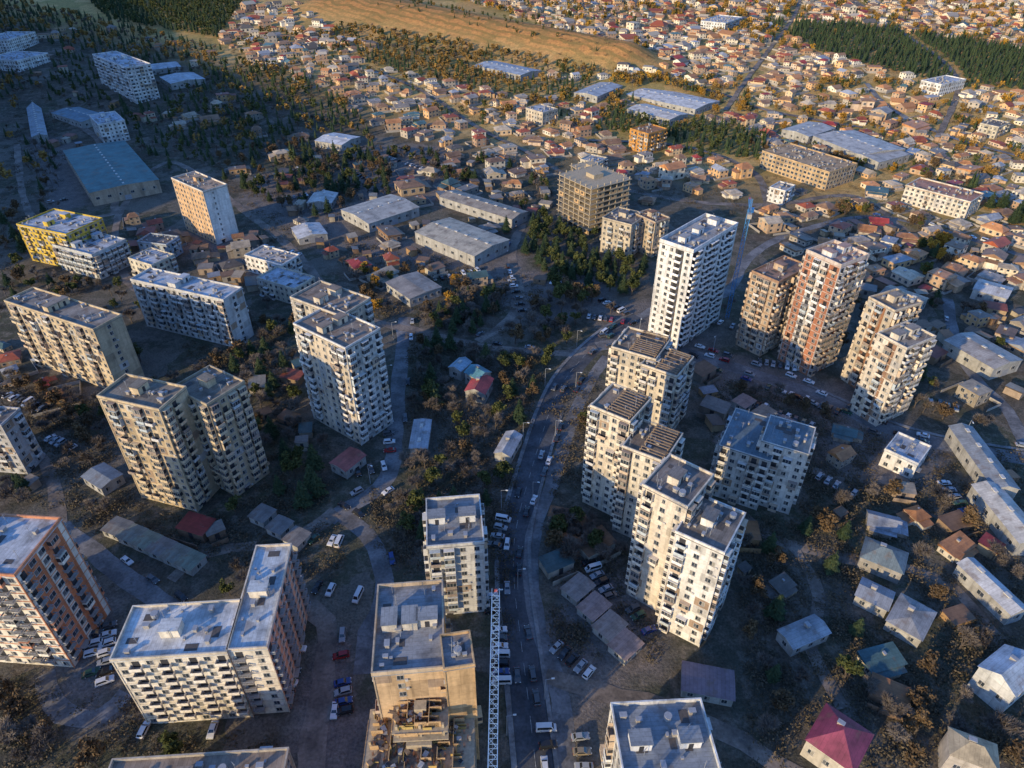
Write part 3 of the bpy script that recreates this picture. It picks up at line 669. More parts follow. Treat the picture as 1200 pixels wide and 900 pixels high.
def sunlit_amt(x,y):
    for a,b in zip(shade_edge[:-1],shade_edge[1:]):
        if a[0]<=x<=b[0]:
            t=(x-a[0])/(b[0]-a[0]+1e-6); ye=a[1]+t*(b[1]-a[1]); return sm(-60,60,y-ye)
    return 0 if x<shade_edge[0][0] else sm(-60,60,y-shade_edge[-1][1])
cols=[]
for (x,y,z) in Vs:
    yd=0.0
    if 40<y<800 and abs(x)<600:
        for q in yards:
            if inpoly(x,y,q): yd=1.0;break
    cols+= [sunlit_amt(x,y), min(1,hill(x,y)*1.5) if y>600 else 0, yd,1]
at=me.attributes.new('zone','FLOAT_COLOR','POINT'); at.data.foreach_set('color',np.array(cols,dtype=np.float32))
g=G('earth_and_grass',.95,.1); v=g.tc('Object'); z=g.n('ShaderNodeSeparateColor'); g.nt.links.new(g.attr('zone'),z.inputs[0])
n1=g.noise(v,.03,5,.6); n2=g.noise(v,.25,5,.65); n3=g.noise(v,1.3,4,.7); n4=g.noise(v,.07,4,.6)
vd=g.n('ShaderNodeVectorMath',operation='ADD'); g.nt.links.new(v,vd.inputs[0])
nz=g.n('ShaderNodeTexNoise'); nz.inputs['Scale'].default_value=.05; g.nt.links.new(v,nz.inputs['Vector'])
vs=g.n('ShaderNodeVectorMath',operation='SCALE'); vs.inputs['Scale'].default_value=26; g.nt.links.new(nz.outputs['Color'],vs.inputs[0]); g.nt.links.new(vs.outputs[0],vd.inputs[1])
v2=g.n('ShaderNodeTexVoronoi'); g.nt.links.new(vd.outputs[0],v2.inputs['Vector']); v2.inputs['Scale'].default_value=.06
s2=g.n('ShaderNodeSeparateColor'); g.nt.links.new(v2.outputs['Color'],s2.inputs[0])
near=g.mix(g.ramp(n1,[(.4,0.0),(.6,1.0)]),(.115,.094,.073),(.092,.094,.06))  # soil and grass, darkened so the valley shade sits in the colour
near=g.mix(.7,near,g.ramp(s2.outputs[1],[(0,(.072,.075,.048)),(.3,(.135,.118,.096)),(.55,(.105,.085,.064)),(.75,(.17,.15,.125)),(.88,(.077,.072,.056))],True))
near=g.mix(g.ramp(n2,[(.47,0.0),(.66,.75)]),near,(.2,.17,.135))
near=g.mix(g.ramp(n4,[(.55,0.0),(.62,.75)]),near,(.062,.06,.043))
yard=g.mix(g.ramp(n2,[(.35,0.0),(.65,1.0)]),(.13,.118,.11),(.22,.185,.158))
near=g.mix(z.outputs[2],near,yard)
vo=g.n('ShaderNodeTexVoronoi'); g.nt.links.new(vd.outputs[0],vo.inputs['Vector']); vo.inputs['Scale'].default_value=.03
sep=g.n('ShaderNodeSeparateColor'); g.nt.links.new(vo.outputs['Color'],sep.inputs[0])
fld=g.ramp(sep.outputs[0],[(0,(.6,.38,.14)),(.25,(.4,.3,.1)),(.45,(.66,.44,.18)),(.62,(.28,.22,.08)),(.8,(.54,.32,.13))],True)  # dry field parcels, brightened and warmed: sunlight put into the colour
fld=g.mix(g.ramp(n1,[(.4,0.0),(.62,.7)]),fld,(.56,.35,.13))
fld=g.mix(g.ramp(n2,[(.42,0.0),(.66,.65)]),fld,(.26,.2,.07))
hil=g.mix(g.ramp(n2,[(.35,0.0),(.65,1.0)]),(.55,.27,.09),(.36,.18,.07))
wv=g.n('ShaderNodeTexWave',wave_type='BANDS',bands_direction='DIAGONAL'); wv.inputs['Scale'].default_value=.035; wv.inputs['Distortion'].default_value=6; wv.inputs['Detail'].default_value=3; g.nt.links.new(v,wv.inputs['Vector'])
hil=g.mix(g.ramp(wv.outputs['Fac'],[(.25,.65),(.4,0.0)]),hil,(.18,.14,.05))
hil=g.mix(g.ramp(n4,[(.5,0.0),(.6,.6)]),hil,(.22,.16,.06))
c=g.mix(z.outputs[0],near,fld); c=g.mix(z.outputs[1],c,hil)
c=g.mix(1,c,g.ramp(n3,[(.3,.55),(.7,1.4)]),'MULTIPLY'); g.col(c); g.bump(n3,.5,.8)
me.materials.append(g.mat); go=ob('ground',me); go['kind']='structure'; go['label']='earthy valley floor rising to dry fields'
print('T ground',time.time()-T0)
# ------------------------------------------------------------------ cars
CARCOL=[((.62,.62,.62),'white',24),((.3,.31,.32),'silver',20),((.09,.095,.1),'dark grey',18),((.02,.02,.022),'black',24),((.26,.02,.02),'red',4),((.03,.06,.2),'blue',6),((.25,.2,.13),'beige',3),((.04,.09,.06),'green',2)]
def car_parts(kind):
    if kind=='sedan': prof=[(-2.25,.35),(-2.28,.75),(-2.1,.95),(-1.55,1.0),(1.0,.98),(1.9,.85),(2.2,.7),(2.25,.35)]; cab=(-1.75,-1.15,.35,1.05,.97,1.42)
    elif kind=='suv': prof=[(-2.2,.4),(-2.25,.95),(-2.1,1.08),(1.05,1.08),(1.95,1.0),(2.2,.8),(2.22,.4)]; cab=(-2.1,-1.85,.45,1.15,1.06,1.7)
    else: prof=[(-2.6,.4),(-2.65,1.2),(1.6,1.2),(2.3,1.05),(2.55,.75),(2.55,.4)]; cab=(-2.6,-2.5,1.35,1.9,1.18,2.15)
    b=MB(); W=.88
    n=len(prof)
    for s in (-1,1):
        pts=[(x,s*(W if z<.9 else W-.05),z) for x,z in prof]; b.poly(pts if s>0 else pts[::-1],0)
    for i in range(n):
        j=(i+1)%n; (x0,z0),(x1,z1)=prof[i],prof[j]; w0=W if z0<.9 else W-.05; w1=W if z1<.9 else W-.05
        b.poly([(x0,-w0,z0),(x1,-w1,z1),(x1,w1,z1),(x0,w0,z0)],0)
    x0,x1,x2,x3,z0,z1=cab; wb,wt=.82,.66
    lo_=[(x0,-wb,z0),(x3,-wb,z0),(x3,wb,z0),(x0,wb,z0)]; hi=[(x1,-wt,z1),(x2,-wt,z1),(x2,wt,z1),(x1,wt,z1)]
    for i in range(4):
        j=(i+1)%4; b.poly([lo_[i],lo_[j],hi[j],hi[i]],0)
    b.poly(hi,0)
    b.box(2.16,2.29,-.75,-.45,.6,.75,1);b.box(2.16,2.29,.45,.75,.6,.75,1); e=-2.3 if kind!='van' else -2.68
    b.box(e,e+.1,-.8,-.5,.65,.85,2); b.box(e,e+.1,.5,.8,.65,.85,2)
    gl=MB()
    for i in range(4):
        j=(i+1)%4; q=[Vector(lo_[i]),Vector(lo_[j]),Vector(hi[j]),Vector(hi[i])]; c=sum(q,Vector())/4
        nn=(q[1]-q[0]).cross(q[3]-q[0]).normalized()
        if nn.dot(c-Vector((0,0,1.1)))<0: nn=-nn
        q=[c+(p-c)*.86+nn*.015 for p in q]; gl.poly(q,0)
    wh=MB(); wh.cyl((0,-.11,0),.33,.33,.22,12,0,'Y'); wh.cyl((0,-.125,0),.18,.18,.25,8,1,'Y')
    pos=[(s*1.4,t*.8,.33) for s in(-1,1) for t in(-1,1)]
    full=MB(); full.add(b,Matrix(),[0,1,2]); full.add(gl,Matrix(),[3]); 
    for p in pos: full.add(wh,Matrix.Translation(p),[4,5])
    return (b.mesh('car_body',[BODY,LAMP,TAIL]),gl.mesh('car_window',[CARGL]),wh.mesh('wheel',[TYRE,RIM]),pos,full.mesh('car',[BODY,LAMP,TAIL,CARGL,TYRE,RIM]))
CK={k:car_parts(k) for k in('sedan','suv','van')}
CARS=[];CARP=[]
def addcar(x,y,a,where,grp,z=.1):
    for q in CARP:
        if (q[0]-x)**2+(q[1]-y)**2<5.3: return
    CARP.append((x,y)); CARS.append((x,y,a,where,grp,z))
def along(pl,off,dens,where,grp,gap=6.2,rev=False):
    ns=norms(pl); acc=0
    for i in range(len(pl)-1):
        L_=(pl[i+1]-pl[i]).length; acc+=L_
        if acc>gap:
            acc=0
            if random.random()<dens:
                p=pl[i]+ns[i]*(off+random.uniform(-.2,.2)); d=pl[i+1]-pl[i]; a=math.atan2(d.y,d.x)+(math.pi if rev else 0)+random.uniform(-.04,.04); addcar(p.x,p.y,a,where,grp)
def rowcars(p0,p1,n,where,ang=None,grp='cars parked in the yards',skip=.12):
    a=P(*p0);b=P(*p1); d=(b-a); base=math.atan2(d.y,d.x)+math.pi/2 if ang is None else ang
    for i in range(n):
        if random.random()<skip: continue
        p=a+d*(i/(max(1,n-1))); addcar(p.x,p.y,base+random.choice([0,math.pi])+random.uniform(-.08,.08),where,grp)
along(main,-2.1,.28,'driving on the avenue','cars driving on the avenue',rev=False); along(main,2.1,.28,'driving on the avenue','cars driving on the avenue',rev=True)
along(side,3.4,.5,'parked beside the side lane','cars parked along the side lane'); along(side,-.6,.06,'on the side lane','cars parked along the side lane')
along(east,-2,.4,'on the cross street','cars on the cross street'); along(east,2,.35,'on the cross street','cars on the cross street',rev=True); along(east,-6.5,.8,'parked along the cross street','cars parked along the cross street'); along(east,6.8,.6,'parked along the cross street','cars parked along the cross street')
along(left,3.8,.35,'parked by the lane','cars parked along the lane'); along(left,-3.8,.25,'parked by the lane','cars parked along the lane'); along(r5,3.4,.4,'parked by the lane','cars parked along the lane')
along(r7,4.5,.45,'parked in the yard','cars parked in the yards');along(r6,3.8,.3,'parked by the lane','cars parked along the lane'); along(r8,2.8,.3,'parked by the dirt road','cars parked along the lane'); along(r14,3,.4,'parked in the storage yard','cars parked in the yards')
along(r16,2,.25,'on the street','cars parked along the lane'); along(r15,2,.3,'on the street','cars parked along the lane')
for r in [((372,690),(420,700),7,'parked in the yard'),((400,770),(404,835),7,'parked beside the building'),((350,762),(332,830),6,'parked beside the building'),((128,735),(124,800),7,'parked in the yard'),((112,745),(108,790),5,'parked in the yard'),((170,857),(250,857),3,'parked by the dirt lane'),((365,632),(398,636),5,'parked by the garages'),
   ((45,185),(75,235),14,'parked in the crowded lot'),((55,180),(88,228),13,'parked in the crowded lot'),((40,200),(62,242),12,'parked in the crowded lot'),((640,330),(700,345),9,'in the storage yard'),((600,330),(612,365),6,'in the storage yard'),((700,350),(740,372),8,'beside the junction'),((690,372),(730,378),7,'beside the junction'),
   ((430,178),(500,200),14,'in the scrap yard'),((440,170),(510,192),14,'in the scrap yard'),((405,200),(440,215),9,'in the scrap yard'),((60,515),(90,530),6,'parked below the block'),((10,465),(50,480),6,'parked below the block'),((870,470),(950,500),10,'beside the lane'),((1080,470),(1120,480),5,'beside the towers'),((1040,430),(1060,440),3,'beside the towers'),((830,375),(880,390),8,'below the white tower'),((890,425),(930,432),6,'below the towers'),
   ((690,660),(715,700),6,'parked by the towers'),((730,700),(760,740),6,'parked by the towers'),((652,760),(690,790),5,'parked at the bend'),((640,855),(645,895),3,'parked at the bend'),((680,865),(684,900),3,'parked at the bend'),((420,555),(450,548),5,'parked below the tower'),((455,500),(458,540),5,'parked below the tower'),((310,290),(350,300),6,'parked by the houses'),((590,610),(580,640),4,'parked by the avenue'),((585,740),(588,800),7,'parked by the avenue'),((575,700),(580,735),3,'parked by the avenue'),((1100,560),(1130,600),6,'parked by the sheds'),((960,560),(1000,580),5,'parked by the sheds'),
   ((330,235),(380,225),8,'in the scrap yard'),((300,210),(350,200),8,'in the scrap yard'),((500,330),(560,318),8,'in the storage yard'),((900,455),(1000,490),12,'parked along the cross street')]:
    rowcars(*r)
CARS.sort(key=lambda c:c[0]**2+c[1]**2)
CARS=CARS[:300]
for i,(x,y,a,wh_,grp,z) in enumerate(CARS):
    mark(x,y)
    kd=random.choices(['sedan','suv','van'],[62,33,5])[0]; (c,cn,_)=random.choices(CARCOL,[q[2] for q in CARCOL])[0]
    if kd=='van': c,cn=CARCOL[0][:2]
    zz=H(x,y)+.16+(0 if y<520 else .3); M=TR(x,y,zz,a)
    nm={'sedan':'parked_car','suv':'parked_car','van':'parked_van'}[kd]
    if 'driving' in wh_: nm='car' if kd!='van' else 'van'
    lab='%s %s %s'%(cn,{'sedan':'saloon car','suv':'off-road style car','van':'delivery van'}[kd],wh_); bd,glm,whm,pos,full=CK[kd]
    if i<110:
        r=ob(nm,None,M=M,label=lab,category='van' if kd=='van' else 'car',group=grp); ob('body',bd,r,color=c); ob('window',glm,r)
        for p in pos: ob('wheel',whm,r,Matrix.Translation(p))
    else: ob(nm,full,None,M,c,label=lab,category='van' if kd=='van' else 'car',group=grp)
# ------------------------------------------------------------------ cranes
def lattice(mb,p,q,s,step,t=.12,mat=0,up=Vector((0,0,1))):
    p=Vector(p);q=Vector(q);d=(q-p);L_=d.length;u=d.normalized()
    a=u.cross(up) if abs(u.dot(up))<.9 else u.cross(Vector((0,1,0)));a.normalize();b=a.cross(u).normalized()
    cs=[a*s/2+b*s/2,a*s/2-b*s/2,-a*s/2-b*s/2,-a*s/2+b*s/2]
    for c in cs: mb.beam(p+c,q+c,t,mat)
    n=int(L_/step)
    for i in range(n):
        for k in range(4):
            c0,c1=cs[k],cs[(k+1)%4]; x0=p+u*(i*L_/n);x1=p+u*((i+1)*L_/n)
            mb.beam(x0+c0,x1+c1,t*.6,mat); mb.beam(x0+c0,x0+c1,t*.6,mat)
def crane(bx,by,bz,hh,ang,jl,cj,color,label,ms=1.6,js=1.2,tip=(.5,.05,.03)):
    r=ob('tower_crane',None,M=TR(bx,by,bz,ang)); r['label']=label; r['category']='crane'
    cm=plain('crane_paint',color,.5); rm=plain('crane_tip',tip,.5)
    m=MB(); lattice(m,(0,0,0),(0,0,hh),ms,2.0,.12); ob('mast',m.mesh('mast',[cm]),r)
    m=MB(); lattice(m,(1,0,hh+.9),(jl,0,hh+.9),js,1.6,.09); ob('jib',m.mesh('jib',[cm]),r)
    m=MB(); m.box(jl,jl+.3,-.3,.3,hh+.5,hh+1.1,0); ob('jib_tip',m.mesh('jib_tip',[rm]),r)
    m=MB(); lattice(m,(-1,0,hh+.6),(-cj,0,hh+.6),1.2,1.6,.12); ob('counter_jib',m.mesh('counter_jib',[cm]),r)
    m=MB(); m.box(-cj,-cj+2.5,-.9,.9,hh-1.8,hh+.2,0); ob('counterweight',m.mesh('counterweight',[CONC]),r)
    m=MB(); lattice(m,(0,0,hh),(0,0,hh+5),.8,1.5,.1); ob('tower_head',m.mesh('tower_head',[cm]),r)
    m=MB(); m.box(.8,2.4,-1.9,-.8,hh-1.6,hh+.4,0); m.box(2.38,2.45,-1.8,-.9,hh-1.2,hh,1); ob('cab',m.mesh('cab',[cm,CARGL]),r)
    m=MB(); m.beam((0,0,hh+5),(jl*.7,0,hh+1.7),.05); m.beam((0,0,hh+5),(-cj+1,0,hh+1.2),.05); ob('tie_rod',m.mesh('tie_rod',[METALG]),r)
a=PZ(577,915,62);b=PZ(581,692,62); d=(b-a).normalized(); base=a-d*12; jl=(b-base).length
crane(base.x,base.y,0,61,math.atan2(d.y,d.x),jl,12,(.36,.52,.68),'pale blue lattice tower crane reaching over the building site',js=1.4,tip=(.45,.1,.08))
bp=P(852,372); r_,a_,b_=ray(877,246); hh=CAMH+bp.y*b_/a_
crane(bp.x,bp.y,0,hh,math.radians(75),12,6,(.06,.24,.5),'blue tower crane standing beside the white tower',1.5,.9)
# ------------------------------------------------------------------ tree positions (woods first, so that houses keep out of them)
TS=[]
def trees(px,n,kinds,where,smin=.7,smax=1.2,mk=False,r=.5,tries=12):
    for x,y in sample(region(px),n,r,tries,mk): TS.append((x,y,random.choice(kinds),where,random.uniform(smin,smax)))
C_,B_,O_,G_,Y_,PP='conifer_tree','bare_tree','brown_leaved_tree','green_tree','autumn_tree','poplar_tree'
mixd=[B_,B_,B_,B_,B_,O_,G_,C_]
HOUSES=[]
def houses(px,n,r=6,where='among gardens',dark=False,smin=.8,smax=1.15):
    for x,y in sample(region(px),n,r): HOUSES.append((x,y,where,dark,random.uniform(smin,smax)*(random.uniform(1.3,1.8) if y>450 and random.random()<.06 else 1)))
trees([(900,26),(1000,30),(1210,62),(1210,108),(1080,92),(960,62)],2300,[C_],'in the pine plantation',.9,1.4,True)
trees([(80,-20),(300,-20),(255,45),(130,25)],1600,[C_,C_,G_],'in the hill forest',.9,1.4,True)
trees([(740,120),(900,160),(890,190),(820,185),(700,150)],170,[C_,C_,G_],'in the shelter belt',.8,1.3,True)
trees([(420,55),(560,85),(700,100),(700,118),(560,104),(420,72)],190,[C_,C_,O_],'in the shelter belt',.8,1.2,True)
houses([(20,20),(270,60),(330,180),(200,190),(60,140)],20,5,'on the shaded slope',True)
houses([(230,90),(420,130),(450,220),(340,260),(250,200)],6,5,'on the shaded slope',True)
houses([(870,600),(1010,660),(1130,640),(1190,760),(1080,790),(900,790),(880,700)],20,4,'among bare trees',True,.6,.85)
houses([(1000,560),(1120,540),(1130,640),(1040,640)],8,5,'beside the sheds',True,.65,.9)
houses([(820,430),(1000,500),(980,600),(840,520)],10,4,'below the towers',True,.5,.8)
trees([(240,75),(330,80),(420,130),(460,220),(360,260),(260,210),(200,150)],480,[C_,C_,C_,B_,G_,O_],'on the shaded slope',.8,1.4,True)
trees([(0,60),(60,100),(70,250),(0,330)],230,[B_,B_,C_,O_],'on the shaded slope',.8,1.3,True)
trees([(0,0),(100,20),(260,60),(240,110),(100,60),(0,50)],480,[B_,C_,C_,O_],'on the shaded slope',.9,1.3,True)
trees([(60,60),(240,100),(260,200),(200,200),(120,150),(60,110)],190,[B_,C_,C_,G_],'on the shaded slope',.8,1.2,True)
trees([(480,385),(650,410),(640,450),(610,560),(585,640),(560,600),(480,600)],170,[B_,B_,B_,B_,O_,G_,C_],'on the bank',.8,1.3,True)
trees([(260,535),(395,535),(395,610),(280,615)],58,[C_,C_,C_,B_,G_],'beside the beige block',.9,1.4,True)
trees([(455,570),(500,580),(500,660),(470,650)],18,[C_,G_,B_],'beside the lane',.8,1.2,True)
trees([(200,360),(345,380),(350,560),(300,560),(280,440)],95,mixd,'between the blocks',.8,1.3,True)
trees([(0,440),(130,480),(150,640),(80,600),(0,530)],76,mixd,'between the blocks',.8,1.2,True)
trees([(600,250),(700,270),(760,320),(740,350),(640,320),(590,280)],80,[C_,C_,G_,G_],'beside the building site',.9,1.3,True)
trees([(830,440),(1000,500),(980,600),(860,540)],38,[O_,B_,O_,B_],'below the towers',.8,1.2,True)
trees([(860,560),(1010,640),(990,690),(880,660)],50,[C_,B_,C_,B_,O_],'beside the footpath',.8,1.2,True)
trees([(1000,560),(1140,520),(1200,640),(1180,700),(1060,640)],55,mixd,'among the sheds',.8,1.2,True)
trees([(870,680),(1140,640),(1200,720),(1200,780),(1000,800),(880,800)],68,mixd,'among the houses',.8,1.2,True)
trees([(860,800),(1150,790),(1200,900),(1040,900),(900,900)],34,[B_,B_,B_,O_],'on the rough plot',.8,1.2,True)
trees([(640,310),(700,320),(700,360),(650,360)],16,[G_,O_],'beside the junction',1,1.5)
trees([(400,310),(560,325),(560,380),(430,370)],45,[O_,G_,Y_,B_,B_],'in the yards')
trees([(440,385),(600,330),(700,380),(660,405),(560,400)],60,mixd,'by the dirt road')
trees([(830,740),(900,740),(900,800),(850,810)],10,[G_,Y_,O_],'below the tower block',.9,1.3)
trees([(640,600),(690,600),(740,760),(650,770)],26,mixd,'beside the side lane')
trees([(640,470),(690,420),(700,470),(670,560),(650,590)],26,mixd,'beside the side lane')
trees([(270,850),(300,850),(300,868),(275,868)],2,[Y_],'beside the parking bay',.8,.9)
trees([(0,800),(60,850),(330,860),(110,900),(0,900)],14,[B_,B_,O_],'on the rough verge')
trees([(0,560),(60,560),(60,600),(0,590)],8,[B_,C_],'behind the new building')
# ------------------------------------------------------------------ houses
def house_variant(seed):
    r=random.Random(seed); W=r.uniform(7,13);D=r.uniform(6.5,9.5);h=r.choice([3.2,3.4,5.6,6.2]); kind=r.choice(['gable','hip','hip','flat','shed'])
    wl=MB(); wl.box(-W/2,W/2,-D/2,D/2,-2.5,h,0); rf=MB()
    if r.random()<.7:
        s=r.choice([-1,1]); e=r.uniform(2.5,5); x0,x1=(W/2,W/2+e) if s>0 else (-W/2-e,-W/2); hh=h*r.uniform(.5,.75)
        wl.box(x0,x1,-D/2+1,D/2-r.uniform(0,2.5),-2.5,hh,0); xa,xb=(W/2,x1+.3) if s>0 else (-W/2,x0-.3)
        q=[(xa,-D/2+.7,hh+.8),(xb,-D/2+.7,hh+.05),(xb,D/2+.2,hh+.05),(xa,D/2+.2,hh+.8)]; rf.poly(q if s>0 else q[::-1])
    if r.random()<.5:
        e=r.uniform(2,4); wl.box(-W/2+1,W/2-r.uniform(1,4),-D/2-e,-D/2,-2.5,2.3,0); rf.poly([(-W/2+.7,-D/2-e-.3,2.35),(W/2-1,-D/2-e-.3,2.35),(W/2-1,-D/2,3.0),(-W/2+.7,-D/2,3.0)])
    o=.5; g_=r.uniform(1.2,2.6); x,y=W/2+o,D/2+o
    if kind=='flat': rf.box(-x+.3,x-.3,-y+.3,y-.3,h,h+.35,0)
    elif kind=='shed':
        g_=1.2; rf.poly([(-x,-y,h+.05),(x,-y,h+.05),(x,y,h+g_),(-x,y,h+g_)]); rf.poly([(x,-y,h+.05),(x,y,h),(x,y,h+g_)],1); rf.poly([(-x,-y,h+.05),(-x,y,h+g_),(-x,y,h)],1); rf.poly([(x,y,h),(-x,y,h),(-x,y,h+g_),(x,y,h+g_)],1)
    else:
        i=0 if kind=='gable' else min(D/2,W*.35); a=(-x+i,0,h+g_);b=(x-i,0,h+g_)
        c=[(-x,-y,h),(x,-y,h),(x,y,h),(-x,y,h)]
        rf.poly([c[0],c[1],b,a]); rf.poly([c[2],c[3],a,b]); rf.poly([c[1],c[2],b],0 if i else 1); rf.poly([c[3],c[0],a],0 if i else 1); rf.poly(c[::-1],0)
    wp=[]
    for z in ([0] if h<4 else [0,2.9]):
        n=int(W/3)
        for i in range(n):
            s=-W/2+(i+.5)*W/n; wp.append(TR(s,-D/2,z)); wp.append(TR(-s,D/2,z,math.pi))
        n=int(D/3.2)
        for i in range(n):
            s=-D/2+(i+.5)*D/n; wp.append(TR(-W/2,-s,z,-math.pi/2)); wp.append(TR(W/2,s,z,math.pi/2))
    ww=MB(); ww.add(wl,Matrix(),[0])
    for M in wp: ww.add(TWl,M,[1,2,3])
    return dict(wall=wl.mesh('house',[HWALL]),wallw=ww.mesh('house',[HWALL,FRAME,GLASS,CONC]),roof=rf.mesh('roof',[HROOF,HWALL]),wp=wp,wl=wl,rf=rf,ww=ww,h=h,g=g_ if kind!='flat' else .4)
HV=[house_variant(i+20) for i in range(22)]
RC=[((.38,.1,.05),'rust-red',16),((.52,.24,.1),'terracotta',24),((.34,.3,.26),'grey metal',15),((.36,.38,.42),'pale blue-grey',6),((.32,.19,.11),'brown',22),((.1,.19,.2),'teal',4),((.56,.46,.33),'pale',14),((.4,.06,.05),'bright red',5),((.15,.13,.11),'dark',6)]
WC=[(.76,.65,.48),(.7,.51,.31),(.52,.36,.23),(.8,.73,.6),(.42,.28,.19),(.7,.44,.22),(.47,.41,.33),(.64,.49,.36)]
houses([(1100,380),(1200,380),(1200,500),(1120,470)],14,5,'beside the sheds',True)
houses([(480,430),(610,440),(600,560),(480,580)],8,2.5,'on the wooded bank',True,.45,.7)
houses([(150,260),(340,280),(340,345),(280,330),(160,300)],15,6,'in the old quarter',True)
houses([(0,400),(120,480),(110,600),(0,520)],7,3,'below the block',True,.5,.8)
houses([(330,170),(640,190),(640,330),(480,370),(330,310)],26,6,'in the industrial yards',True,.6,1.2)
houses([(690,200),(900,200),(900,240),(760,240)],16,6,'beside the pines')
houses([(900,225),(1060,235),(1200,280),(1200,380),(1060,330),(900,290)],78,5.5,'on the sunlit slope')
houses([(640,100),(900,140),(1200,160),(1200,285),(1060,240),(880,190),(700,195),(600,165)],200,5.5,'on the sunlit slope',False,.7,1.05)
houses([(250,40),(400,45),(560,90),(720,90),(640,160),(470,110),(330,100)],140,5.5,'on the dry hillside',False,.7,1.05)
houses([(330,95),(460,105),(620,165),(640,200),(520,175),(400,130)],55,6,'on the dry hillside')
houses([(740,0),(1200,0),(1200,62),(1000,30),(900,26),(960,62),(1080,92),(1200,108),(1200,120),(1000,90),(850,105),(720,80)],540,5.5,'in the sunlit suburb',False,.7,1.05)
houses([(540,-5),(760,-5),(760,70),(640,30)],170,5.5,'in the sunlit suburb',False,.7,1.05)
houses([(270,0),(400,0),(380,45),(270,40)],40,6,'on the dry hillside')
houses([(850,95),(1200,115),(1200,180),(900,140)],95,6,'in the sunlit suburb',False,.7,1.05)
HOUSES=[q for q in HOUSES if not(q[1]>600 and hill(q[0],q[1])>.3)]
HOUSES.sort(key=lambda q:q[0]**2+q[1]**2)
far=MB(); print('houses',len(HOUSES))
def fence_mesh(s):
    r=random.Random(s); m=MB(); a,b=r.uniform(8,11),r.uniform(8,11); t=.2; h=1.8
    m.box(-a,a,-b,-b+t,-1,h,0); m.box(-a,-a+t,-b+t,b,-1,h*.95,0)
    m.box(-a+t,a*.3,b-t,b,-1,h*.9,0)
    if r.random()<.6: m.box(a-t,a,-b+t,b*.4,-1,h*.97,0)
    return m
FM=[fence_mesh(i) for i in range(4)]; FME=[f.mesh('garden_wall',[CONC]) for f in FM]; ff=MB(); nf=0
for i,(x,y,wh_,in_shade,s) in enumerate(HOUSES):
    v=random.choice(HV); a=math.radians(random.choice([25,25,115,40,-20,205])+random.uniform(-12,12)); (rc,rn,_)=random.choices(RC,[q[2] for q in RC])[0]; wc=random.choice(WC)
    k=random.uniform(.75,1.15)
    if in_shade: rc=tuple(c*.75 for c in rc); wc=tuple(c*.7 for c in wc)  # shade of the valley put into wall and roof colours
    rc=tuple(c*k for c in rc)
    zz=H(x,y)
    if random.random()<.4:
        fi=random.randrange(4)
        if nf<120: ob('garden_wall',FME[fi],None,TR(x,y,zz,a,.8),label='grey block garden wall around a house plot',category='wall',group='garden walls around house plots'); nf+=1
        else: ff.add(FM[fi],TR(x,y,zz,a,.85))
    if i<300:
        nearh=x*x+y*y<330**2
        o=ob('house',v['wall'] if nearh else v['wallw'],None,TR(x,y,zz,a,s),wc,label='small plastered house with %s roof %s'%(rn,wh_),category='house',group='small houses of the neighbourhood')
        ro=ob('roof',v['roof'],o,None,rc); ob('chimney',ME_V,ro,TR(1.2,.9,v['h']+v['g']*.35,0,.8))
        if nearh:
            for M in v['wp']: ob('window',ME_W[id(TW)],o,M)
    else:
        M=TR(x,y,zz,a,s); far.add(v['ww'],M,[0,2,3,2],tint=[wc,wc,wc,wc]); far.add(v['rf'],M,[1,0],tint=[rc,wc])
o=ob('house',far.mesh('house',[HWALLS,HROOFS,FRAME,GLASS])); o['kind']='stuff'; o['label']='distant suburb houses scattered over the sunlit slope'; o['category']='houses'
o=ob('garden_wall',ff.mesh('garden_wall',[CONC])); o['kind']='stuff'; o['label']='distant garden walls between suburb house plots'; o['category']='walls'
def shed_variant(s):
    r=random.Random(s); W,D,h=r.uniform(2.5,7),r.uniform(2.5,4.5),r.uniform(2,2.7); m=MB(); m.box(-W/2,W/2,-D/2,D/2,-1,h,0); m.box(-.5,.5,-D/2-.04,-D/2,0,1.9,1)
    q=MB(); x,y=W/2+.25,D/2+.25; q.poly([(-x,-y,h+.03),(x,-y,h+.03),(x,y,h+.5),(-x,y,h+.5)]); q.poly([(-x,y,h+.45),(x,y,h+.45),(x,-y,h+.0),(-x,-y,h+.0)],0)
    if r.random()<.5: m.box(-W/2,W/2,-D/2-2,-D/2-1.9,-.5,1.4,0)
    return m.mesh('shed',[HWALL,DARK]),q.mesh('roof',[HROOF])
SV=[shed_variant(i) for i in range(8)]
ns_=0
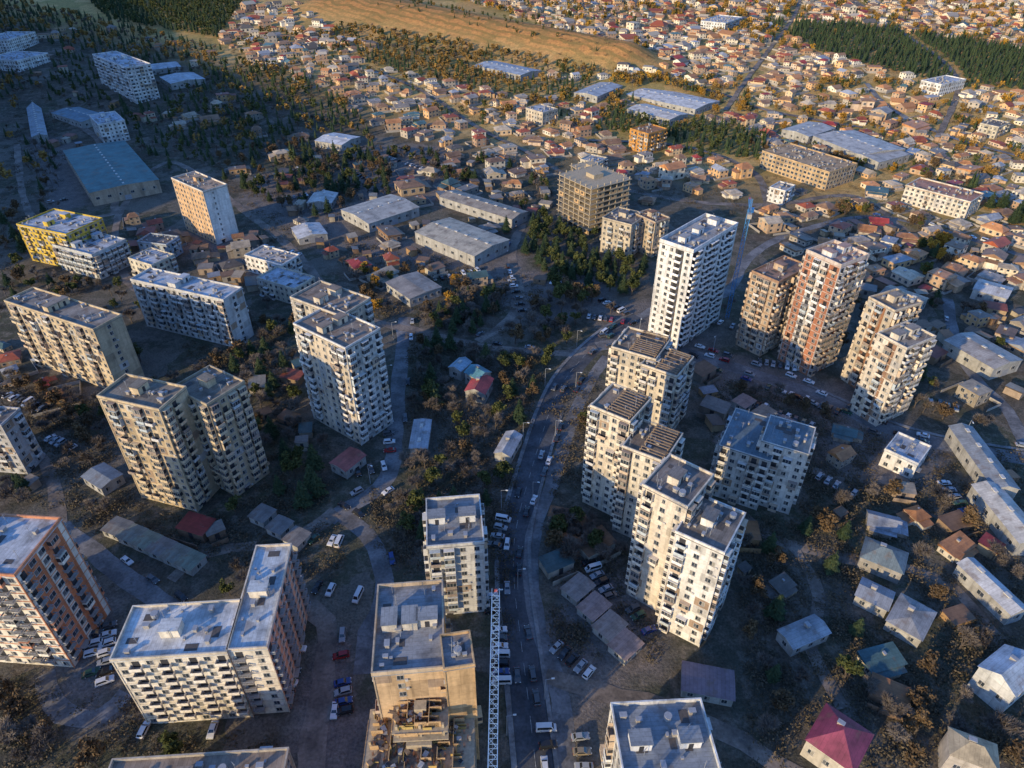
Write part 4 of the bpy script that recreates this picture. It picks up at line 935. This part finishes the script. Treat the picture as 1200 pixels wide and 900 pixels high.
for px,n,wh_ in (([(480,400),(615,430),(600,600),(480,600)],16,'on the wooded bank'),([(100,590),(300,600),(300,640),(120,640)],9,'behind the garages'),([(300,430),(350,430),(380,580),(310,590)],8,'under the trees'),([(860,580),(1180,540),(1200,800),(880,800)],80,'among bare trees'),([(820,430),(1000,500),(980,600),(840,520)],20,'below the towers'),([(0,440),(120,490),(120,620),(0,560)],10,'below the block'),([(330,180),(640,190),(640,330),(330,320)],40,'in the industrial yards'),([(20,60),(260,100),(260,200),(60,240)],14,'on the shaded slope'),([(150,260),(340,280),(340,345),(160,310)],18,'in the old quarter'),([(880,240),(1200,300),(1200,470),(1110,440)],34,'between the gardens'),([(640,600),(690,600),(740,760),(650,770)],8,'beside the side lane'),([(870,800),(1100,800),(1100,900),(900,900)],5,'on the rough plot')):
    for x,y in sample(region(px),n,2.5):
        sm_,sr=random.choice(SV); (rc,rn,_)=random.choices(RC,[q[2] for q in RC])[0]; wc=tuple(c*.55 for c in random.choice(WC))
        o=ob('shed',sm_,None,TR(x,y,H(x,y),random.choice([.4,2.0,-.3])+random.uniform(-.3,.3),random.uniform(.9,1.6)),wc,label='small shed with %s roof %s'%(rn,wh_),category='shed',group='small sheds and outbuildings'); ob('roof',sr,o,None,tuple(c*.65 for c in rc)); ns_+=1
print('sheds',ns_,'T houses',time.time()-T0)
# ------------------------------------------------------------------ trees
def leafmat(name,stops,rough=.9):
    g=G(name,rough,.1); a=g.isl();b=g.rnd(); ad=g.n('ShaderNodeMath',operation='MULTIPLY_ADD'); g.nt.links.new(a,ad.inputs[0]); ad.inputs[1].default_value=.6
    m=g.n('ShaderNodeMath',operation='MULTIPLY'); g.nt.links.new(b,m.inputs[0]); m.inputs[1].default_value=.4; g.nt.links.new(m.outputs[0],ad.inputs[2])
    g.col(g.ramp(ad.outputs[0],stops)); return g.mat
PINE=leafmat('pine_needles',[(0,(.022,.038,.022)),(.5,(.042,.066,.032)),(1,(.085,.1,.042))])
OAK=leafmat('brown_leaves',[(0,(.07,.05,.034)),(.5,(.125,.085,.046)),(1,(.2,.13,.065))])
OAK_LIT=leafmat('sunlit_brown_leaves',[(0,(.13,.085,.03)),(.5,(.25,.15,.045)),(1,(.42,.25,.07))])  # brown leaves of far trees, lightened and gilded to look sunlit
GRN=leafmat('green_leaves',[(0,(.035,.048,.02)),(.6,(.08,.09,.03)),(1,(.14,.14,.045))])
YEL=leafmat('autumn_leaves',[(0,(.2,.1,.02)),(.5,(.38,.2,.03)),(1,(.5,.3,.05))])
TWIG=leafmat('bare_twigs',[(0,(.095,.078,.066)),(.5,(.155,.128,.104)),(1,(.24,.2,.16))])
BARK=plain('bark',(.11,.088,.07),.95)
def card(r,c,s,asp=1,nz=None):
    u=Vector((r.gauss(0,1),r.gauss(0,1),r.gauss(0,.6))).normalized(); t=Vector((r.gauss(0,1),r.gauss(0,1),r.gauss(0,1))); v=u.cross(t).normalized()
    c=Vector(c); return [c-u*s*asp-v*s*.2,c+v*s*-.6,c+u*s*asp,c+v*s*.7]
def conifer(r,n,R=2.2,Ht=9):
    mb=MB()
    for i in range(n):
        t=1-math.sqrt(r.random())*.93; ang=r.uniform(0,6.28); lob=1+.25*math.sin(ang*3+t*20)
        rad=R*(1-t)**.85*lob*(r.random()**.4)+.05; z=Ht*(.1+.9*t)
        c=Vector((rad*math.cos(ang),rad*math.sin(ang),z-.15*rad)); s=.5*(1.1-.6*t)*r.uniform(.7,1.3)
        u=Vector((math.cos(ang),math.sin(ang),-.35+r.uniform(-.3,.3)));v=Vector((-math.sin(ang),math.cos(ang),r.uniform(-.4,.4)))
        mb.poly([c-u*s-v*s*.5,c-u*s*.2+v*s*-.7,c+u*s,c+v*s*.7])
    k=7; 
    for i in range(k):
        a,b=6.283*i/k,6.283*(i+1)/k; q=R*.55
        mb.poly([(q*math.cos(a),q*math.sin(a),Ht*.12),(q*math.cos(b),q*math.sin(b),Ht*.12),(0,0,Ht*.9)])
    return mb
def round_crown(r,n,R=2.8,z0=2,z1=7.5,size=.42,sq=1):
    mb=MB(); cl=[]
    for i in range(12):
        a=r.uniform(0,6.28);q=R*math.sqrt(r.random())*.75; cl.append((Vector((q*math.cos(a),q*math.sin(a),r.uniform(z0+.8,z1-.8))),r.uniform(.7,1.4)*R*.36))
    for i in range(n):
        c,q=r.choice(cl); d=Vector((r.gauss(0,1),r.gauss(0,1),r.gauss(0,.9))).normalized()*q*(r.random()**.35)
        mb.poly(card(r,c+d,size*r.uniform(.6,1.3)))
    return mb
def limbs(r,mb,p,d,L_,t,dep,tw=None,nt=11,tww=.075):
    q=p+d*L_; 
    n=4 if dep>1 else 3
    a=d.cross(Vector((.3,.2,1))).normalized()
    if a.length<.5:a=Vector((1,0,0))
    b=d.cross(a).normalized(); t2=t*.62
    A=[p+(a*math.cos(6.283*i/n)+b*math.sin(6.283*i/n))*t for i in range(n)];B=[q+(a*math.cos(6.283*i/n)+b*math.sin(6.283*i/n))*t2 for i in range(n)]
    for i in range(n): j=(i+1)%n; mb.poly([A[i],A[j],B[j],B[i]])
    if dep<=0:
        if tw is not None:
            for _ in range(nt):
                e=(d+Vector((r.gauss(0,.8),r.gauss(0,.8),r.gauss(0,.5)))).normalized(); s=e.cross(Vector((r.random(),r.random(),1))).normalized()*tww; o=p+d*L_*r.random(); q2=o+e*r.uniform(.7,1.6)
                tw.poly([o-s,o+s,q2+s*.3,q2-s*.3])
        return
    for _ in range(3):
        e=(d+Vector((r.gauss(0,.55),r.gauss(0,.55),r.uniform(-.15,.35)))).normalized()
        limbs(r,mb,p+d*L_*r.uniform(.55,1),e,L_*r.uniform(.6,.8),t2,dep-1,tw,nt,tww)
def trunkm(r,h,t=.22,dep=0):
    mb=MB(); limbs(r,mb,Vector((0,0,-.4)),Vector((0,0,1)),h,t,dep); return mb
TREES={}
def reg(name,builder,nvar,mat):
    TREES[name]=[]
    for i in range(nvar):
        r=random.Random(len(name)*31+i); tr,cr,lowp=builder(r)
        TREES[name].append((tr.mesh('trunk',[BARK]),cr.mesh('crown',[mat]),lowp[0]))
def b_con(r): return trunkm(r,8,.2),conifer(r,600),[conifer(r,60)]
def b_pop(r):
    mb=round_crown(r,500,1.0,1.5,12,.4); return trunkm(r,10,.2),mb,[round_crown(r,50,1.0,1.5,12,.9)]
def b_rnd(r): return trunkm(r,3,.25,2),round_crown(r,750),[round_crown(r,70,size=.9)]
def b_bare(r):
    tr=MB();tw=MB(); limbs(r,tr,Vector((0,0,-.4)),Vector((0,0,1)),2.5,.26,4,tw)
    lo=MB();t2=MB(); limbs(r,lo,Vector((0,0,-.4)),Vector((0,0,1)),2.9,.24,2,t2,14,.14)
    lp=MB(); lp.add(lo,Matrix()); lp.add(t2,Matrix()); 
    for _ in range(8): lp.poly(card(r,(r.gauss(0,1.5),r.gauss(0,1.5),r.uniform(3,6)),.3))
    return tr,tw,[lp]
reg('conifer_tree',b_con,4,PINE); reg('green_tree',b_rnd,3,GRN); reg('brown_leaved_tree',b_rnd,3,OAK); reg('autumn_tree',b_rnd,2,YEL); reg('bare_tree',b_bare,5,TWIG); reg('poplar_tree',b_pop,2,OAK)
LT={'conifer_tree':'dark green conifer','green_tree':'dull green broadleaf tree','brown_leaved_tree':'brown-leaved tree','autumn_tree':'yellow autumn tree','bare_tree':'bare grey-brown tree','poplar_tree':'slender brown poplar'}
trees([(0,300),(160,300),(160,360),(0,350)],30,mixd,'in the old quarter')
trees([(1130,215),(1200,225),(1200,285),(1150,270)],32,[C_,C_],'beside the school',1.2,1.7)
trees([(1050,330),(1200,330),(1200,480),(1110,430)],80,mixd,'among the sheds')
trees([(880,240),(1060,250),(1200,320),(1060,340)],170,[O_,O_,Y_,G_,B_,C_],'between the sunlit houses')
trees([(560,140),(900,180),(1200,230),(1200,100),(700,90)],750,[O_,O_,G_,C_,O_,Y_,B_],'between the sunlit houses',.6,1.1)
trees([(250,40),(420,30),(740,90),(560,150),(330,110)],560,[O_,O_,G_,B_,C_],'on the dry hillside',.6,1.1)
trees([(700,-5),(1200,-5),(1200,60),(900,60)],1300,[O_,O_,G_,C_,O_,Y_],'in the suburb',.7,1.2)
trees([(520,-5),(760,-5),(760,70),(640,30)],300,[O_,G_,C_,Y_],'in the suburb')
trees([(330,170),(640,190),(640,250),(500,220),(340,260)],170,mixd,'in the industrial yards')
trees([(20,235),(40,235),(32,275),(20,275)],5,[PP],'beside the yellow building',1,1.3)
trees([(400,0),(480,0),(740,75),(620,45)],110,[O_,G_,C_],'on the dry ridge',.5,.8)
trees([(0,360),(1200,360),(1200,900),(0,900)],120,mixd,'on rough ground')
TS.sort(key=lambda q:q[0]**2+q[1]**2)
cnt={}; low={}
for x,y,k,wh_,s in TS:
    cnt[k]=cnt.get(k,0)+1; a=random.uniform(0,6.28); zz=H(x,y)
    lim={C_:200,B_:298,O_:180,G_:150,Y_:60,PP:10}[k]
    if cnt[k]<=lim:
        v=random.choice(TREES[k]); r=ob(k,None,M=TR(x,y,zz,a,s),label='%s standing %s'%(LT[k],wh_),category='tree',group=LT[k]+'s of the neighbourhood')
        ob('trunk',v[0],r); ob('crown',v[1],r)
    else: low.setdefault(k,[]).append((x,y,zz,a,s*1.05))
def merged(name,items,variants,mat,label):
    V=[];Fc=[];n0=0
    arr=[(np.array(v.v,dtype=np.float32),v.f) for v in variants]
    for x,y,z,a,s in items:
        vv,ff=arr[random.randrange(len(arr))]; c,sn=math.cos(a)*s,math.sin(a)*s
        W=np.empty_like(vv); W[:,0]=vv[:,0]*c-vv[:,1]*sn+x; W[:,1]=vv[:,0]*sn+vv[:,1]*c+y; W[:,2]=vv[:,2]*s+z
        V.append(W); Fc+=[tuple(i+n0 for i in f) for f in ff]; n0+=len(vv)
    me=bpy.data.meshes.new(name); me.from_pydata(np.concatenate(V).tolist(),[],Fc); me.materials.append(mat)
    o=ob(name,me); o['kind']='stuff'; o['label']=label; o['category']='trees'; return o
MT={C_:PINE,B_:TWIG,O_:OAK_LIT,G_:GRN,Y_:YEL,PP:OAK}
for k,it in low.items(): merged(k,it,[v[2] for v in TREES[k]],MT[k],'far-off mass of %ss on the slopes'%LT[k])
# shrubs
sh=[]
for px,n in (([(480,390),(640,420),(600,620),(480,640)],850),([(200,360),(340,380),(350,600),(280,600)],480),([(0,430),(140,480),(120,640),(0,560)],350),([(860,560),(1200,520),(1200,900),(880,900)],1250),([(250,80),(460,220),(330,300),(200,160)],700),([(0,60),(80,130),(60,330),(0,330)],350),([(640,590),(740,640),(780,780),(650,760)],210),([(640,470),(700,430),(690,560),(650,590)],120),([(0,790),(330,860),(330,900),(0,900)],150),([(560,100),(1200,120),(1200,340),(640,200)],1500),([(430,560),(500,600),(490,680),(440,640)],100),([(700,0),(1200,0),(1200,120),(640,90)],1800),([(230,30),(560,80),(640,160),(330,110)],900),([(400,270),(640,330),(640,400),(440,380)],350),([(820,430),(1040,510),(1000,600),(840,540)],300),([(100,560),(400,560),(400,680),(140,640)],240),([(560,600),(600,600),(600,760),(570,700)],80)):
    for x,y in sample(region(px),n,0,6,False): sh.append((x,y,H(x,y),random.uniform(0,6),random.uniform(.4,1.5)))
shv=[]
for i in range(5):
    r=random.Random(i+90); m=MB()
    for _ in range(34): m.poly(card(r,(r.gauss(0,1.0),r.gauss(0,1.0),abs(r.gauss(.4,.4))),.28))
    shv.append(m)
o=merged('shrubs',sh,shv,leafmat('shrub_leaves',[(0,(.048,.048,.028)),(.5,(.1,.082,.054)),(1,(.165,.132,.09))]),'low scrub and weeds over rough ground'); o['category']='scrub'
print('trees',cnt,'T',time.time()-T0)
print('objects',len(bpy.data.objects))
